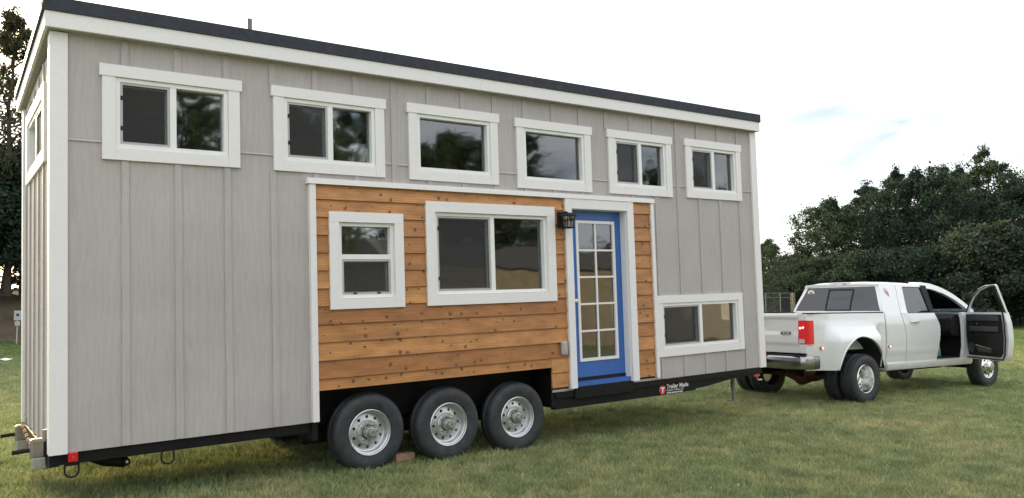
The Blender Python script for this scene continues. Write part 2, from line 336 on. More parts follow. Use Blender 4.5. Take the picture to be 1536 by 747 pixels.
def mk_bank():
    m,nt,p,out=newmat('bank_earth'); g=nt.nodes.new('ShaderNodeNewGeometry'); vec=g.outputs['Position']
    c=ramp(nt,noise(nt,vec,.7,7,.65),[(.32,(.075,.058,.038)),(.5,(.120,.092,.058)),(.68,(.16,.135,.075))])
    nt.links.new(c,p.inputs['Base Color']); p.inputs['Roughness'].default_value=1; bump(nt,p,noise(nt,vec,6,6),.8,.1); return m
M['bank']=mk_bank()

# ------------------------------------------------------------------ ground, bank
rng=np.random.default_rng(3)
def gz(x,y): return 0.0
g=MB(); g.grid(lambda u,v:(-900+1800*u,-900+1800*v,0),60,60)
struct(g.build('ground',M['ground']))
# earth bank behind the house on the left
A=np.array(spot(-420,47)[:2]); B_=np.array(spot(330,52)[:2]); dv=(B_-A); LB=np.linalg.norm(dv); dv/=LB; A=A-dv*45; LB+=70; nv=np.array([-dv[1],dv[0]])
if nv@(A-CAM[:2])<0: nv=-nv
prof=[(-.6,-.15),(0,.0),(.8,.35),(2.2,1.15),(3.6,1.95),(4.8,2.45),(6.2,2.62),(9,2.66),(30,2.7),(31,-.2)]
def bankfn(u,v):
    t=v*(len(prof)-1); i=min(int(t),len(prof)-2); k=t-i; o=prof[i][0]*(1-k)+prof[i+1][0]*k; z=prof[i][1]*(1-k)+prof[i+1][1]*k
    s=u*LB; o2=o+.35*math.sin(s*.6+o)+.2*math.sin(s*1.7+1); z2=z+(.10*math.sin(s*.8+o*1.3)+.06*math.sin(s*2.3+o*2.1))*(1 if 0<o<20 else 0)
    p=A+dv*s+nv*o2; return (p[0],p[1],z2)
b=MB(); b.grid(bankfn,220,36); struct(b.build('bank',M['bank'],smooth=60))

# grass: one mass of blades, denser near the camera
def make_tuft(seed,n=26,rad=.085,hmin=.022,hmax=.055):
    r=np.random.default_rng(seed); t=MB()
    for i in range(n):
        a=r.uniform(0,2*math.pi); d=rad*math.sqrt(r.uniform()); x,y=d*math.cos(a),d*math.sin(a); h=r.uniform(hmin,hmax); w=r.uniform(.0022,.0042)
        ang=r.uniform(0,2*math.pi); lean=r.uniform(.15,1.0)*h; la=r.uniform(0,2*math.pi); cx,cy=w*math.cos(ang),w*math.sin(ang); lx,ly=lean*math.cos(la),lean*math.sin(la)
        t.add([(x-cx,y-cy,0),(x+cx,y+cy,0),(x+lx*.4+cx*.7,y+ly*.4+cy*.7,h*.65),(x+lx*.4-cx*.7,y+ly*.4-cy*.7,h*.65),(x+lx,y+ly,h)],[(0,1,2,3),(3,2,4)])
    me=t.mesh('tuft',fix=False); me.materials.append(M['blade']); return bpy.data.objects.new('grass_tuft',me)
tufts=[make_tuft(1),make_tuft(2),make_tuft(3,n=22,hmin=.03,hmax=.075)]
tc_=bpy.data.collections.new('grass_tufts')
for t in tufts: tc_.objects.link(t)
gm=MB(); ring=[3.5,5,6.5,8,10,12.5,15.5,19,24,30,40,55,80]; 
yaw=math.atan2(RW[2][1],RW[2][0]); nA=36; half=R_(52)
dens={}
vv=[];dd=[]
for r_ in ring:
    for k in range(nA+1):
        a=yaw+half*(1-2*k/nA); vv.append((CAM[0]+r_*math.cos(a),CAM[1]+r_*math.sin(a),.001))
        dd.append(min(330,330*(8/r_)**1.55))
gm.add(vv,[(i*(nA+1)+k,i*(nA+1)+k+1,(i+1)*(nA+1)+k+1,(i+1)*(nA+1)+k) for i in range(len(ring)-1) for k in range(nA)])
go=gm.build('grass',M['blade']); tag(go,'short mown lawn grass, green with dry straw patches','grass',kind='stuff')
at_=go.data.attributes.new('dens','FLOAT','POINT'); at_.data.foreach_set('value',dd)
ng=bpy.data.node_groups.new('grass_scatter','GeometryNodeTree')
ng.interface.new_socket('Geometry',in_out='INPUT',socket_type='NodeSocketGeometry'); ng.interface.new_socket('Geometry',in_out='OUTPUT',socket_type='NodeSocketGeometry')
gn=ng.nodes; gl_=ng.links
gi=gn.new('NodeGroupInput'); go_=gn.new('NodeGroupOutput')
dp=gn.new('GeometryNodeDistributePointsOnFaces'); dp.distribute_method='RANDOM'
na=gn.new('GeometryNodeInputNamedAttribute'); na.data_type='FLOAT'; na.inputs['Name'].default_value='dens'
ci=gn.new('GeometryNodeCollectionInfo'); ci.inputs['Collection'].default_value=tc_; ci.inputs['Separate Children'].default_value=True; ci.inputs['Reset Children'].default_value=True
ip=gn.new('GeometryNodeInstanceOnPoints'); ip.inputs['Pick Instance'].default_value=True
rv=gn.new('FunctionNodeRandomValue'); rv.data_type='FLOAT_VECTOR'; rv.inputs[0].default_value=(-.12,-.12,0); rv.inputs[1].default_value=(.12,.12,6.283)
rs=gn.new('FunctionNodeRandomValue'); rs.data_type='FLOAT'; rs.inputs[2].default_value=.55; rs.inputs[3].default_value=1.35
gl_.new(gi.outputs[0],dp.inputs['Mesh']); gl_.new(na.outputs['Attribute'],dp.inputs['Density']); gl_.new(dp.outputs['Points'],ip.inputs['Points']); gl_.new(ci.outputs[0],ip.inputs['Instance'])
gl_.new(rv.outputs[0],ip.inputs['Rotation']); gl_.new([o for o in rs.outputs if o.enabled][0],ip.inputs['Scale']); gl_.new(ip.outputs[0],go_.inputs[0])
md=go.modifiers.new('scatter','NODES'); md.node_group=ng

# ------------------------------------------------------------------ the tiny house on its trailer
TILT=R_(1.75); Z0=.467
house=empty('tiny_house',(0,0,Z0)); house.rotation_euler=(0,-TILT,0)
tag(house,'long grey tiny house on a black triple-axle trailer with cedar panel and blue door','tiny house')
def hz_of_world(x,z,):            # house z of a world height at house x
    return (z-Z0-x*math.sin(TILT))/math.cos(TILT)
L,W,H=8.83,2.43,3.4
# windows: (casing x0,x1,z0,z1, inset, kind)
WIN=[(.35,1.47,2.35,3.145,'slide'),(1.78,2.915,2.35,3.145,'slide'),(3.195,4.31,2.35,3.145,'fixed'),(4.57,5.68,2.335,3.13,'fixed'),(5.97,7.08,2.34,3.135,'slide'),(7.36,8.49,2.35,3.145,'slide')]
SMALL=(2.30,3.095,1.045,1.985,'hung'); LARGE=(3.36,5.065,1.045,2.13,'slide'); LOW=(6.693,8.395,.28,1.06,'slide')
def inner(w,i=.1): return (w[0]+i,w[1]-i,w[2]+i,w[3]-i)
HO=[inner(w) for w in WIN]+[inner(SMALL),inner(LARGE,.11),inner(LOW)]
DOOR=(5.32,6.215,.03,2.125)
WELL=(2.150,4.985,-.01,.30)
def holed(x0,x1,z0,z1,holes,y0,y1,mp=lambda a,b,c:(a,b,c)):
    xs=sorted({x0,x1,*[min(max(h[k],x0),x1) for h in holes for k in (0,1)]}); zs=sorted({z0,z1,*[min(max(h[k],z0),z1) for h in holes for k in (2,3)]})
    inside=lambda i,j: not(0<=i<len(xs)-1 and 0<=j<len(zs)-1) or any(h[0]-1e-6<=xs[i] and xs[i+1]<=h[1]+1e-6 and h[2]-1e-6<=zs[j] and zs[j+1]<=h[3]+1e-6 for h in holes)
    b=MB()
    def q(*p): b.add([mp(*c) for c in p],[(0,1,2,3)])
    for i in range(len(xs)-1):
        for j in range(len(zs)-1):
            if inside(i,j): continue
            a,c,d,e=xs[i],xs[i+1],zs[j],zs[j+1]
            q((a,y0,d),(c,y0,d),(c,y0,e),(a,y0,e)); q((a,y1,d),(a,y1,e),(c,y1,e),(c,y1,d))
            if inside(i-1,j): q((a,y0,d),(a,y0,e),(a,y1,e),(a,y1,d))
            if inside(i+1,j): q((c,y0,d),(c,y1,d),(c,y1,e),(c,y0,e))
            if inside(i,j-1): q((a,y0,d),(a,y1,d),(c,y1,d),(c,y0,d))
            if inside(i,j+1): q((a,y0,e),(c,y0,e),(c,y1,e),(a,y1,e))
    return b
ROOFZ=lambda y:3.36-.055*(y+.1)      # underside of the sloping roof
wall=holed(0.0,L,0,H,HO+[DOOR,WELL],0,.12).build('front_wall',M['siding'],house)
# rear end wall with its own window (in y,z), far wall and front end wall
EW=(.42,2.03,2.37,3.05,'slide')
rear=holed(.121,W-.121,0,3.26,[inner(EW)],0,.12,lambda a,b,c:(b,a,c)).build('rear_wall',M['siding'],house)
ADDED_WIN=(.9,2.5,1.0,2.0)  # unseen window, added in the far wall to let daylight into the interior
holed(0.0,L,0,3.22,[ADDED_WIN],W-.12,W).build('far_wall',M['siding'],house)
holed(.125,L-.125,.03,3.2,[ADDED_WIN],W-.136,W-.121).build('interior_lining',M['interior'],house)
fwn=MB(); fwn.box(ADDED_WIN[0]+.001,ADDED_WIN[0]+.04,W-.08,W-.02,ADDED_WIN[2]+.001,ADDED_WIN[3]-.001); fwn.box(ADDED_WIN[1]-.04,ADDED_WIN[1]-.001,W-.08,W-.02,ADDED_WIN[2]+.001,ADDED_WIN[3]-.001); fwn.box(ADDED_WIN[0]+.041,ADDED_WIN[1]-.041,W-.08,W-.02,ADDED_WIN[2]+.001,ADDED_WIN[2]+.04); fwn.box(ADDED_WIN[0]+.041,ADDED_WIN[1]-.041,W-.08,W-.02,ADDED_WIN[3]-.04,ADDED_WIN[3]-.001)
fwn=fwn.build('window',M['vinyl'],house); MB().box(ADDED_WIN[0]+.04,ADDED_WIN[1]-.04,W-.05,W-.045,ADDED_WIN[2]+.04,ADDED_WIN[3]-.04).build('pane',M['glass'],fwn)
MB().box(L-.12,L,.121,W-.121,0,3.26).build('nose_wall',M['siding'],house)
MB().box(.12,L-.12,.44,W-.44,.0,.03).build('floor',M['plyfloor'],house)
for a,c in ((.12,2.1),(5.03,L-.12)):
    for y_ in (.12,W-.44): MB().box(a,c,y_,y_+.32,.001,.03).build('floor',M['plyfloor'],house)
# sheet joint flashing
for a,c in ((.105,.345),(1.475,1.775),(2.92,3.19),(4.315,4.565),(5.685,5.965),(7.085,7.355),(8.495,8.725)):
    MB().prism([(-.012,2.487),(0,2.487),(0,2.502),(-.004,2.502)],0,a,c).build('seam_flashing',M['siding'],wall)
# battens on the long wall, each piece between the trims it meets
bx=[.525+.4175*k for k in range(20)]
blocks=[(w[0]-.02,w[1]+.02,w[2]-.002,w[3]+.002) for w in WIN]+[(2.105,6.695,-.1,2.302),(LOW[0]-.02,LOW[1]+.01,LOW[2],LOW[3]+.002)]
bmesh_cache={}
for x in bx:
    segs=[(0.004,3.355)]
    for h in blocks:
        if x+.03>h[0] and x-.03<h[1]:
            ns_=[]
            for a,c in segs:
                if h[2]>a+.02: ns_.append((a,min(c,h[2])))
                if h[3]<c-.02: ns_.append((max(a,h[3]),c))
            segs=[s for s in ns_ if s[1]-s[0]>.03]
    for a,c in segs:
        MB().hexa([(x-.031,-.013,a),(x+.031,-.013,a),(x+.031,-.0005,a),(x-.031,-.0005,a),(x-.027,-.013,c),(x+.027,-.013,c),(x+.031,-.0005,c),(x-.031,-.0005,c)]).build('batten',M['siding'],wall)
for k in range(6):
    y=.22+.4*k
    segs=[(.004,3.19-.055*y+.09)]
    if EW[0]-.03<y<EW[1]+.03: segs=[(.004,EW[2]-.002),(EW[3]+.002,3.19-.055*y+.09)]
    for a,c in segs: MB().box(-.014,-.0005,y-.031,y+.031,a,c).build('batten',M['siding'],rear)
# corner boards
MB().box(-.028,.10,-.028,-.0005,-.005,3.352).build('corner_trim',M['white'],house)
MB().box(-.028,-.0005,.0,.11,-.005,3.342).build('corner_trim',M['white'],house)
MB().box(-.028,-.0005,W-.10,W+.02,-.005,3.20).build('corner_trim',M['white'],house)
MB().box(L-.105,L+.02,-.028,-.0005,-.005,3.352).build('corner_trim',M['white'],house)
MB().box(L+.0005,L+.022,.0,.11,-.005,3.342).build('corner_trim',M['white'],house)
# roof: white fascia, dark band above, membrane slab
X0,X1,Y0,Y1=-.07,L+.025,-.105,W+.12
def slab(b,x0,x1,y0,y1,zlo,zhi):   # slab following the roof fall
    f_=lambda y:-.055*(y+.1)
    return b.hexa([(x0,y0,zlo+f_(y0)),(x1,y0,zlo+f_(y0)),(x1,y1,zlo+f_(y1)),(x0,y1,zlo+f_(y1)),(x0,y0,zhi+f_(y0)),(x1,y0,zhi+f_(y0)),(x1,y1,zhi+f_(y1)),(x0,y1,zhi+f_(y1))])
cuts=[X0,4.05,X1]
for a,c in zip(cuts[:-1],cuts[1:]): slab(MB(),a+.001,c-.001,Y0,Y0+.024,3.365,3.492).build('fascia_board',M['white'],house)
slab(MB(),X0,X0+.024,Y0+.025,Y1,3.365,3.492).build('fascia_board',M['white'],house)
slab(MB(),X1-.024,X1,Y0+.025,Y1,3.365,3.492).build('fascia_board',M['white'],house)
slab(MB(),X0+.025,X1-.025,Y0+.025,Y1,3.37,3.40).build('soffit',M['siding'],house)
roof=slab(MB(),X0-.012,X1+.012,Y0-.014,Y1+.02,3.494,3.605).build('roof',M['roof'],house)
for k in range(9):
    y=Y0+.02+k*.29
    slab(MB(),X0-.022,X0-.013,y,y+.27,3.50,3.555).build('shingle_edge',M['drip'],roof)
MB().tube([(1.90,1.0,3.5),(1.90,1.0,4.10)],.026,12).build('vent_pipe',M['emblem'],roof,smooth=40)

# ---- windows
def ringbox(b,x0,x1,z0,z1,w,y0,y1,mp=lambda a,c,d:(a,c,d)):
    for (a,c,d,e) in ((x0,x0+w,z0,z1),(x1-w,x1,z0,z1),(x0+w,x1-w,z0,z0+w),(x0+w,x1-w,z1-w,z1)):
        b.hexa([mp(*p) for p in ((a,y0,d),(c,y0,d),(c,y1,d),(a,y1,d),(a,y0,e),(c,y0,e),(c,y1,e),(a,y1,e))])
    return b
def qbox(b,x0,x1,y0,y1,z0,z1,mp): return b.hexa([mp(*p) for p in ((x0,y0,z0),(x1,y0,z0),(x1,y1,z0),(x0,y1,z0),(x0,y0,z1),(x1,y0,z1),(x1,y1,z1),(x0,y1,z1))])
I_=lambda a,c,d:(a,c,d)
def window(w,label,inset=.1,ears=True,proud=.028,mp=I_):
    x0,x1,z0,z1=inner(w,inset); fy=-.014
    fr=ringbox(MB(),x0+.001,x1-.001,z0+.001,z1-.001,.035,fy,.075,mp); xm=(x0+x1)/2-.005; zm=(z0+z1)/2+.035
    if w[4]=='slide': qbox(fr,xm-.026,xm+.026,fy+.003,.07,z0+.036,z1-.036,mp)
    if w[4]=='hung': qbox(fr,x0+.036,x1-.036,fy+.003,.07,zm-.024,zm+.024,mp)
    wo_=fr.build('window',M['vinyl'],house); wo_['label']=label
    # casing boards
    e=.02 if ears else 0.0
    c1=qbox(MB(),w[0]-e,w[1]+e,-proud-.006,-.0005,w[3]-inset+.001,w[3],mp) if ears else qbox(MB(),w[0],w[1],-proud,-.0005,w[3]-inset+.001,w[3],mp)
    c1.build('casing_board',M['white'],wo_)
    qbox(MB(),w[0],w[0]+inset-.001,-proud,-.0005,w[2],w[3]-inset,mp).build('casing_board',M['white'],wo_)
    qbox(MB(),w[1]-inset+.001,w[1],-proud,-.0005,w[2],w[3]-inset,mp).build('casing_board',M['white'],wo_)
    qbox(MB(),w[0]+inset,w[1]-inset,-proud+.002,-.0005,w[2],w[2]+inset-.001,mp).build('casing_board',M['white'],wo_)
    def pane(a,c,d,e_,y=.045): qbox(MB(),a,c,y,y+.006,d,e_,mp).build('pane',M['glass'],wo_)
    def screen(a,c,d,e_):
        ringbox(MB(),a,c,d,e_,.02,fy+.006,.012,mp).build('screen_frame',M['outlet'],wo_)
        qbox(MB(),a+.02,c-.02,.002,.004,d+.02,e_-.02,mp).build('insect_screen',M['screen'],wo_)
    def clip(a,c,d,e_): qbox(MB(),a,c,fy+.001,fy+.008,d,e_,mp).build('screen_clip',M['plastic'],wo_)
    i=.036
    if w[4]=='fixed':
        pane(x0+i,x1-i,z0+i,z1-i)
    elif w[4]=='slide':
        pane(xm+.026,x1-i,z0+i,z1-i); ringbox(MB(),x0+i,xm-.026,z0+i,z1-i,.03,.03,.06,mp).build('sash',M['vinyl'],wo_)
        pane(x0+i+.03,xm-.056,z0+i+.03,z1-i-.03); screen(x0+i+.001,xm-.027,z0+i+.001,z1-i-.001)
        for zc in (z0+.17,z1-.17): clip(x0+i+.004,x0+i+.02,zc-.018,zc+.018)
    else:
        pane(x0+i,x1-i,zm+.025,z1-i); ringbox(MB(),x0+i,x1-i,z0+i,zm-.025,.03,.03,.06,mp).build('sash',M['vinyl'],wo_)
        pane(x0+i+.03,x1-i-.03,z0+i+.03,zm-.055); screen(x0+i+.001,x1-i-.001,z0+i+.001,zm-.025)
        for xc in (x0+.17,x1-.17): clip(xc-.018,xc+.018,z0+i+.004,z0+i+.02)
    return wo_
names=['upper sliding window nearest the rear corner','upper sliding window above the cedar panel\'s left corner','upper fixed window above the large cedar window','upper fixed window above the lantern','upper sliding window above the door','upper sliding window nearest the truck']
for w,n_ in zip(WIN,names): window(w,n_)
window(SMALL,'small single-hung window in the cedar panel',.1,False,.048)
window(LARGE,'large sliding window in the cedar panel',.11,False,.048)
window(LOW,'low sliding window right of the door',.1,False,.03)
window(EW,'sliding window in the rear end wall',.1,False,.028,lambda a,c,d:(c,a,d))

# ---- cedar panel
MB().prism([(-.062,2.242),(-.0005,2.242),(-.0005,2.302),(-.058,2.296)],0,2.085,6.70).build('panel_cap_trim',M['white'],house)
MB().box(2.108,2.168,-.05,-.0005,.006,2.241).build('panel_side_trim',M['white'],house)
MB().box(6.640,6.690,-.05,-.0005,.03,2.241).build('panel_side_trim',M['white'],house)
ced=holed(2.17,5.22,.289,2.24,[inner(SMALL),inner(LARGE,.11)],-.004,-.0006); ced.box(4.967,5.22,-.004,-.0006,.03,.285); ced.box(6.325,6.638,-.004,-.0006,.03,2.24)
ced=ced.build('cedar_siding',M['dark'],house)
EXP=.1705; tops=[2.24]+[2.10-EXP*k for k in range(0,14)]
def plank(a,c,zb,zt):
    jit=random.uniform(-.0015,.0015)
    MB().hexa([(a,-.033+jit,zb),(c,-.033+jit,zb),(c,-.006,zb),(a,-.006,zb),(a,-.014,zt),(c,-.014,zt),(c,-.0045,zt),(a,-.0045,zt)]).build('plank',M['cedar'],ced)
def row_pieces(x0,x1,zb,zt):     # stretches of one row clear of the window casings; a board notched round a casing stays one piece
    xs=sorted({x0,x1,*[min(max(h[k],x0),x1) for h in (SMALL,LARGE) for k in (0,1)]}); runs_=[[]]
    for a,c in zip(xs[:-1],xs[1:]):
        za,zc=zb,zt; mid=(a+c)/2
        for h in (SMALL,LARGE):
            if h[0]-1e-6<=mid<=h[1]+1e-6:
                if h[2]<=za+1e-6 and h[3]>=zc-1e-6: zc=za
                elif za<h[2]<zc: zc=h[2]
                elif za<h[3]<zc: za=h[3]
        if zc-za<.012: runs_.append([])
        else: runs_[-1].append((a,c,za,zc))
    return [r for r in runs_ if r]
def plank_row(x0,x1,zb,zt,full=None):
    f0,f1=full or (zb,zt); yf=lambda z,j:-.033+j+(.019-j)*(z-f0)/(f1-f0)
    for run in row_pieces(x0,x1,zb,zt):
        j=random.uniform(-.0015,.0015); b=MB()
        for q,(a,c,za,zc) in enumerate(run):
            if q==0: a+=.0008
            if q==len(run)-1: c-=.0008
            b.hexa([(a,yf(za,j),za),(c,yf(za,j),za),(c,-.0045,za),(a,-.0045,za),(a,yf(zc,j),zc),(c,yf(zc,j),zc),(c,-.0045,zc),(a,-.0045,zc)])
        b.build('plank',M['cedar'],ced)
for k in range(len(tops)-1):
    zt=tops[k]-.002; zb=max(tops[k+1],.032)
    if zt<=.06: break
    if zb<.286<zt:            # the row cut by the wheel well
        plank_row(2.171,4.966,.288,zt,(zb,zt)); plank_row(4.968,5.219,zb,zt)
    elif zb<.286: plank_row(4.968,5.219,zb,zt)
    else: plank_row(2.171,5.219,zb,zt)
    off=random.uniform(-.004,.004) if 0<k and zb>.05 else 0
    plank_row(6.326,6.637,zb+off,zt+(off if k else 0))
# ---- door
dr=empty('door',(0,0,0),house); dr['label']='blue door with ten small panes in a white grid'
DY=.075
ds=ringbox(MB(),5.392,6.222,.13,2.118,.05,DY,DY+.045)
D0,D1,DZ0,DZ1=5.47,6.10,.31,2.0
ds=MB()
for (a,c,d,e) in ((5.330,D0,.126,2.119),(D1,6.206,.126,2.119),(D0,D1,.126,DZ0),(D0,D1,DZ1,2.119)): ds.box(a,c,DY,DY+.045,d,e)
ds.build('door_slab',M['blue'],dr)
ringbox(MB(),D0+.001,D1-.001,DZ0+.001,DZ1-.001,.035,DY-.012,DY+.05).build('glazing_frame',M['white'],dr)
gx0,gx1,gz0,gz1=D0+.036,D1-.036,DZ0+.036,DZ1-.036; cw=(gx1-gx0)/2; rh=(gz1-gz0)/5
bars=MB(); bars.box(gx0+cw-.011,gx0+cw+.011,DY-.006,DY+.03,gz0,gz1)
for k in range(1,5):
    z=gz0+rh*k; bars.box(gx0,gx0+cw-.0115,DY-.006,DY+.03,z-.011,z+.011); bars.box(gx0+cw+.0115,gx1,DY-.006,DY+.03,z-.011,z+.011)
bars.build('glazing_bars',M['white'],dr)
for r in range(5):
    for c in range(2):
        MB().box(gx0+c*cw+.0115*c,gx0+(c+1)*cw-.0115*(1-c),DY+.012,DY+.016,gz0+r*rh+.011*(r>0),gz0+(r+1)*rh-.011*(r<4)).build('pane',M['glass'],dr)
kb=MB(); kb.tube([(5.40,DY,1.03),(5.40,DY-.03,1.03)],.016,12); kb.tube([(5.40,DY-.03,1.03),(5.40,DY-.04,1.03),(5.40,DY-.065,1.03),(5.40,DY-.072,1.03)],[.014,.028,.03,.02],14); kb.build('door_knob',M['steel'],dr,smooth=40)
MB().tube([(5.40,DY,1.19),(5.40,DY-.014,1.19)],.026,14).build('deadbolt',M['steel'],dr,smooth=30)
MB().box(5.325,6.21,-.02,.12,.035,.085).build('door_sill',M['blue'],dr)
MB().box(5.33,6.206,DY-.005,DY+.05,.0855,.1255).build('weather_strip',M['plastic'],dr)
# jambs and casing
for n_,a in (('door_jamb',(5.3205,5.329,-.02,.12,.031,2.12)),('door_jamb',(6.2065,6.2148,-.02,.12,.031,2.12)),('door_jamb',(5.3205,6.2148,-.02,.12,2.1195,2.1245))):
    MB().box(*a).build(n_,M['white'],dr)
MB().box(5.222,5.3195,-.056,-.0005,.025,2.245-.005).build('casing_board',M['white'],dr)
MB().box(6.2155,6.322,-.056,-.0005,.025,2.245-.005).build('casing_board',M['white'],dr)
MB().box(5.32,6.215,-.054,-.0005,2.1255,2.24).build('casing_board',M['white'],dr)
# lantern
ln=empty('wall_lantern',(5.165,-.05,1.985),house); ln['label']='black lantern beside the blue door'
MB().box(-.055,.055,-.02,.02,-.09,.09).build('back_plate',M['plastic'],ln,bevel=.006)
MB().tube([(0,-.02,.06),(0,-.07,.085),(0,-.115,.07)],.012,8).build('arm',M['plastic'],ln,smooth=40)
rf=MB(); rf.lathe([(.012,0),(.04,.0)],4)
rf=MB()
for za,zb,ra,rb in ((.035,.07,.085,.03),): 
    rf.add([(-ra,-.115-ra,za),(ra,-.115-ra,za),(ra,-.115+ra,za),(-ra,-.115+ra,za),(-rb,-.115-rb,zb),(rb,-.115-rb,zb),(rb,-.115+rb,zb),(-rb,-.115+rb,zb)],[(0,3,2,1),(4,5,6,7),(0,1,5,4),(1,2,6,5),(2,3,7,6),(3,0,4,7)])
rf.build('lantern_roof',M['plastic'],ln)
cg=MB()
for sx in (-1,1):
    for sy in (-1,1): cg.tube([(sx*.055,-.115+sy*.055,.034),(sx*.042,-.115+sy*.042,-.10)],.006,6)
for zc,h in ((-.10,.062),(-.012,.052)): ringbox(cg,-h+.006,h-.006,-.115-h+.006,-.115+h-.006,.011,zc-.008,zc+.004,lambda a,c,d:(a,d,c))
cg.build('cage',M['plastic'],ln)
MB().hexa([(-.036,-.151,-.098),(.036,-.151,-.098),(.036,-.079,-.098),(-.036,-.079,-.098),(-.046,-.161,.03),(.046,-.161,.03),(.046,-.069,.03),(-.046,-.069,.03)]).build('glass',M['lampglass'],ln)
MB().tube([(0,-.115,-.09),(0,-.115,-.05),(0,-.115,-.01),(0,-.115,.02)],[.012,.026,.02,.008],10).build('bulb',M['lens_clear'],ln,smooth=60)
ob=MB().box(5.095,5.175,-.075,-.03,.425,.575).build('outlet_cover',M['outlet'],house,bevel=.012)
MB().box(5.112,5.158,-.079,-.0755,.45,.55).build('outlet_lid',M['steel'],ob,bevel=.004)

# ---- inside of the house: what the panes let one see
MB().tube([(3.2,1.15,.75),(4.3,1.0,1.65)],.022,8).build('handrail',M['black'],house)
for x_ in (3.72,4.72): MB().lathe([(.0,.0),(.06,.0),(.09,-.22),(.085,-.22)],16).build('pendant_lamp',M['white'],house).matrix_local=Matrix.Translation((x_,1.05,1.98))@Matrix.Rotation(R_(90),4,'X')
for x_ in (3.72,4.72): MB().tube([(x_,1.05,1.98),(x_,1.05,3.3)],.006,6).build('lamp_cord',M['black'],house)
MB().box(2.9,4.6,1.75,2.30,.03,.93).build('kitchen_cabinet',M['tarp'],house)
MB().box(2.86,4.64,1.72,2.305,.931,.965).build('worktop',M['plyfloor'],house)
MB().box(6.9,8.6,.75,2.3,.03,.45).build('bench',M['tarp'],house)
for a,c in ((.2,2.6),(6.2,8.6)): MB().box(a,c,.135,2.30,2.20,2.30).build('loft_deck',M['interior'],house)

# ---- trailer
for a,c in ((.051,2.109),(5.02,L-.01)):
    for y_ in (.03,W-.10): MB().box(a,c,y_,y_+.07,-.095,-.006).build('frame_rail',M['black'],house)
for y_ in (.44,W-.52): MB().box(2.0,5.1,y_,y_+.08,-.10,-.007).build('frame_rail',M['black'],house)
MB().box(-.02,.05,.0301,W-.03,-.105,-.0065).build('rear_beam',M['black'],house)
for k in range(10): 
    if not(2.1<.8+k*.85<5.0): MB().box(.76+k*.85,.82+k*.85,.105,W-.105,-.085,-.007).build('cross_member',M['black'],house)
# low drop beam from the wheels to the nose, cut on a slant at the front end
MB().prism([(5.02,-.20),(7.05,-.205),(7.65,-.165),(8.15,-.115),(8.60,-.10),(8.60,-.0705),(5.02,-.0705)],1,.015,.09).build('drop_beam',M['black'],house)
MB().box(5.02,8.70,-.012,.029,-.070,-.004).build('skirt_rail',M['black'],house)
MB().prism([(5.02,-.20),(7.05,-.205),(7.65,-.165),(8.15,-.115),(8.60,-.10),(8.60,-.0705),(5.02,-.0705)],1,W-.09,W-.015).build('drop_beam',M['black'],house)
MB().box(5.30,6.24,-.03,-.0125,-.10,.03).build('door_step',M['black'],house)
for k in (5.6,6.6,7.6): MB().box(k,k+.06,.091,W-.091,-.19 if k<7 else -.12,-.0975).build('cross_member',M['black'],house)
# wheel wells
for s in (0,1):
    b=MB(); f_=(lambda y:y) if s==0 else (lambda y:W-y)
    ya,yb=sorted((f_(.001),f_(.42))); b.box(2.171,4.964,ya,yb,.286,.33); yc,yd=sorted((f_(.40),f_(.43))); b.box(2.171,4.964,yc,yd,-.10,.285)
    y1,y2=sorted((f_(.001),f_(.399))); b.box(2.110,2.169,y1,y2,-.17,.285); b.box(4.966,5.019,y1,y2,-.17,.285)
    b.build('wheel_well',M['black'],house)
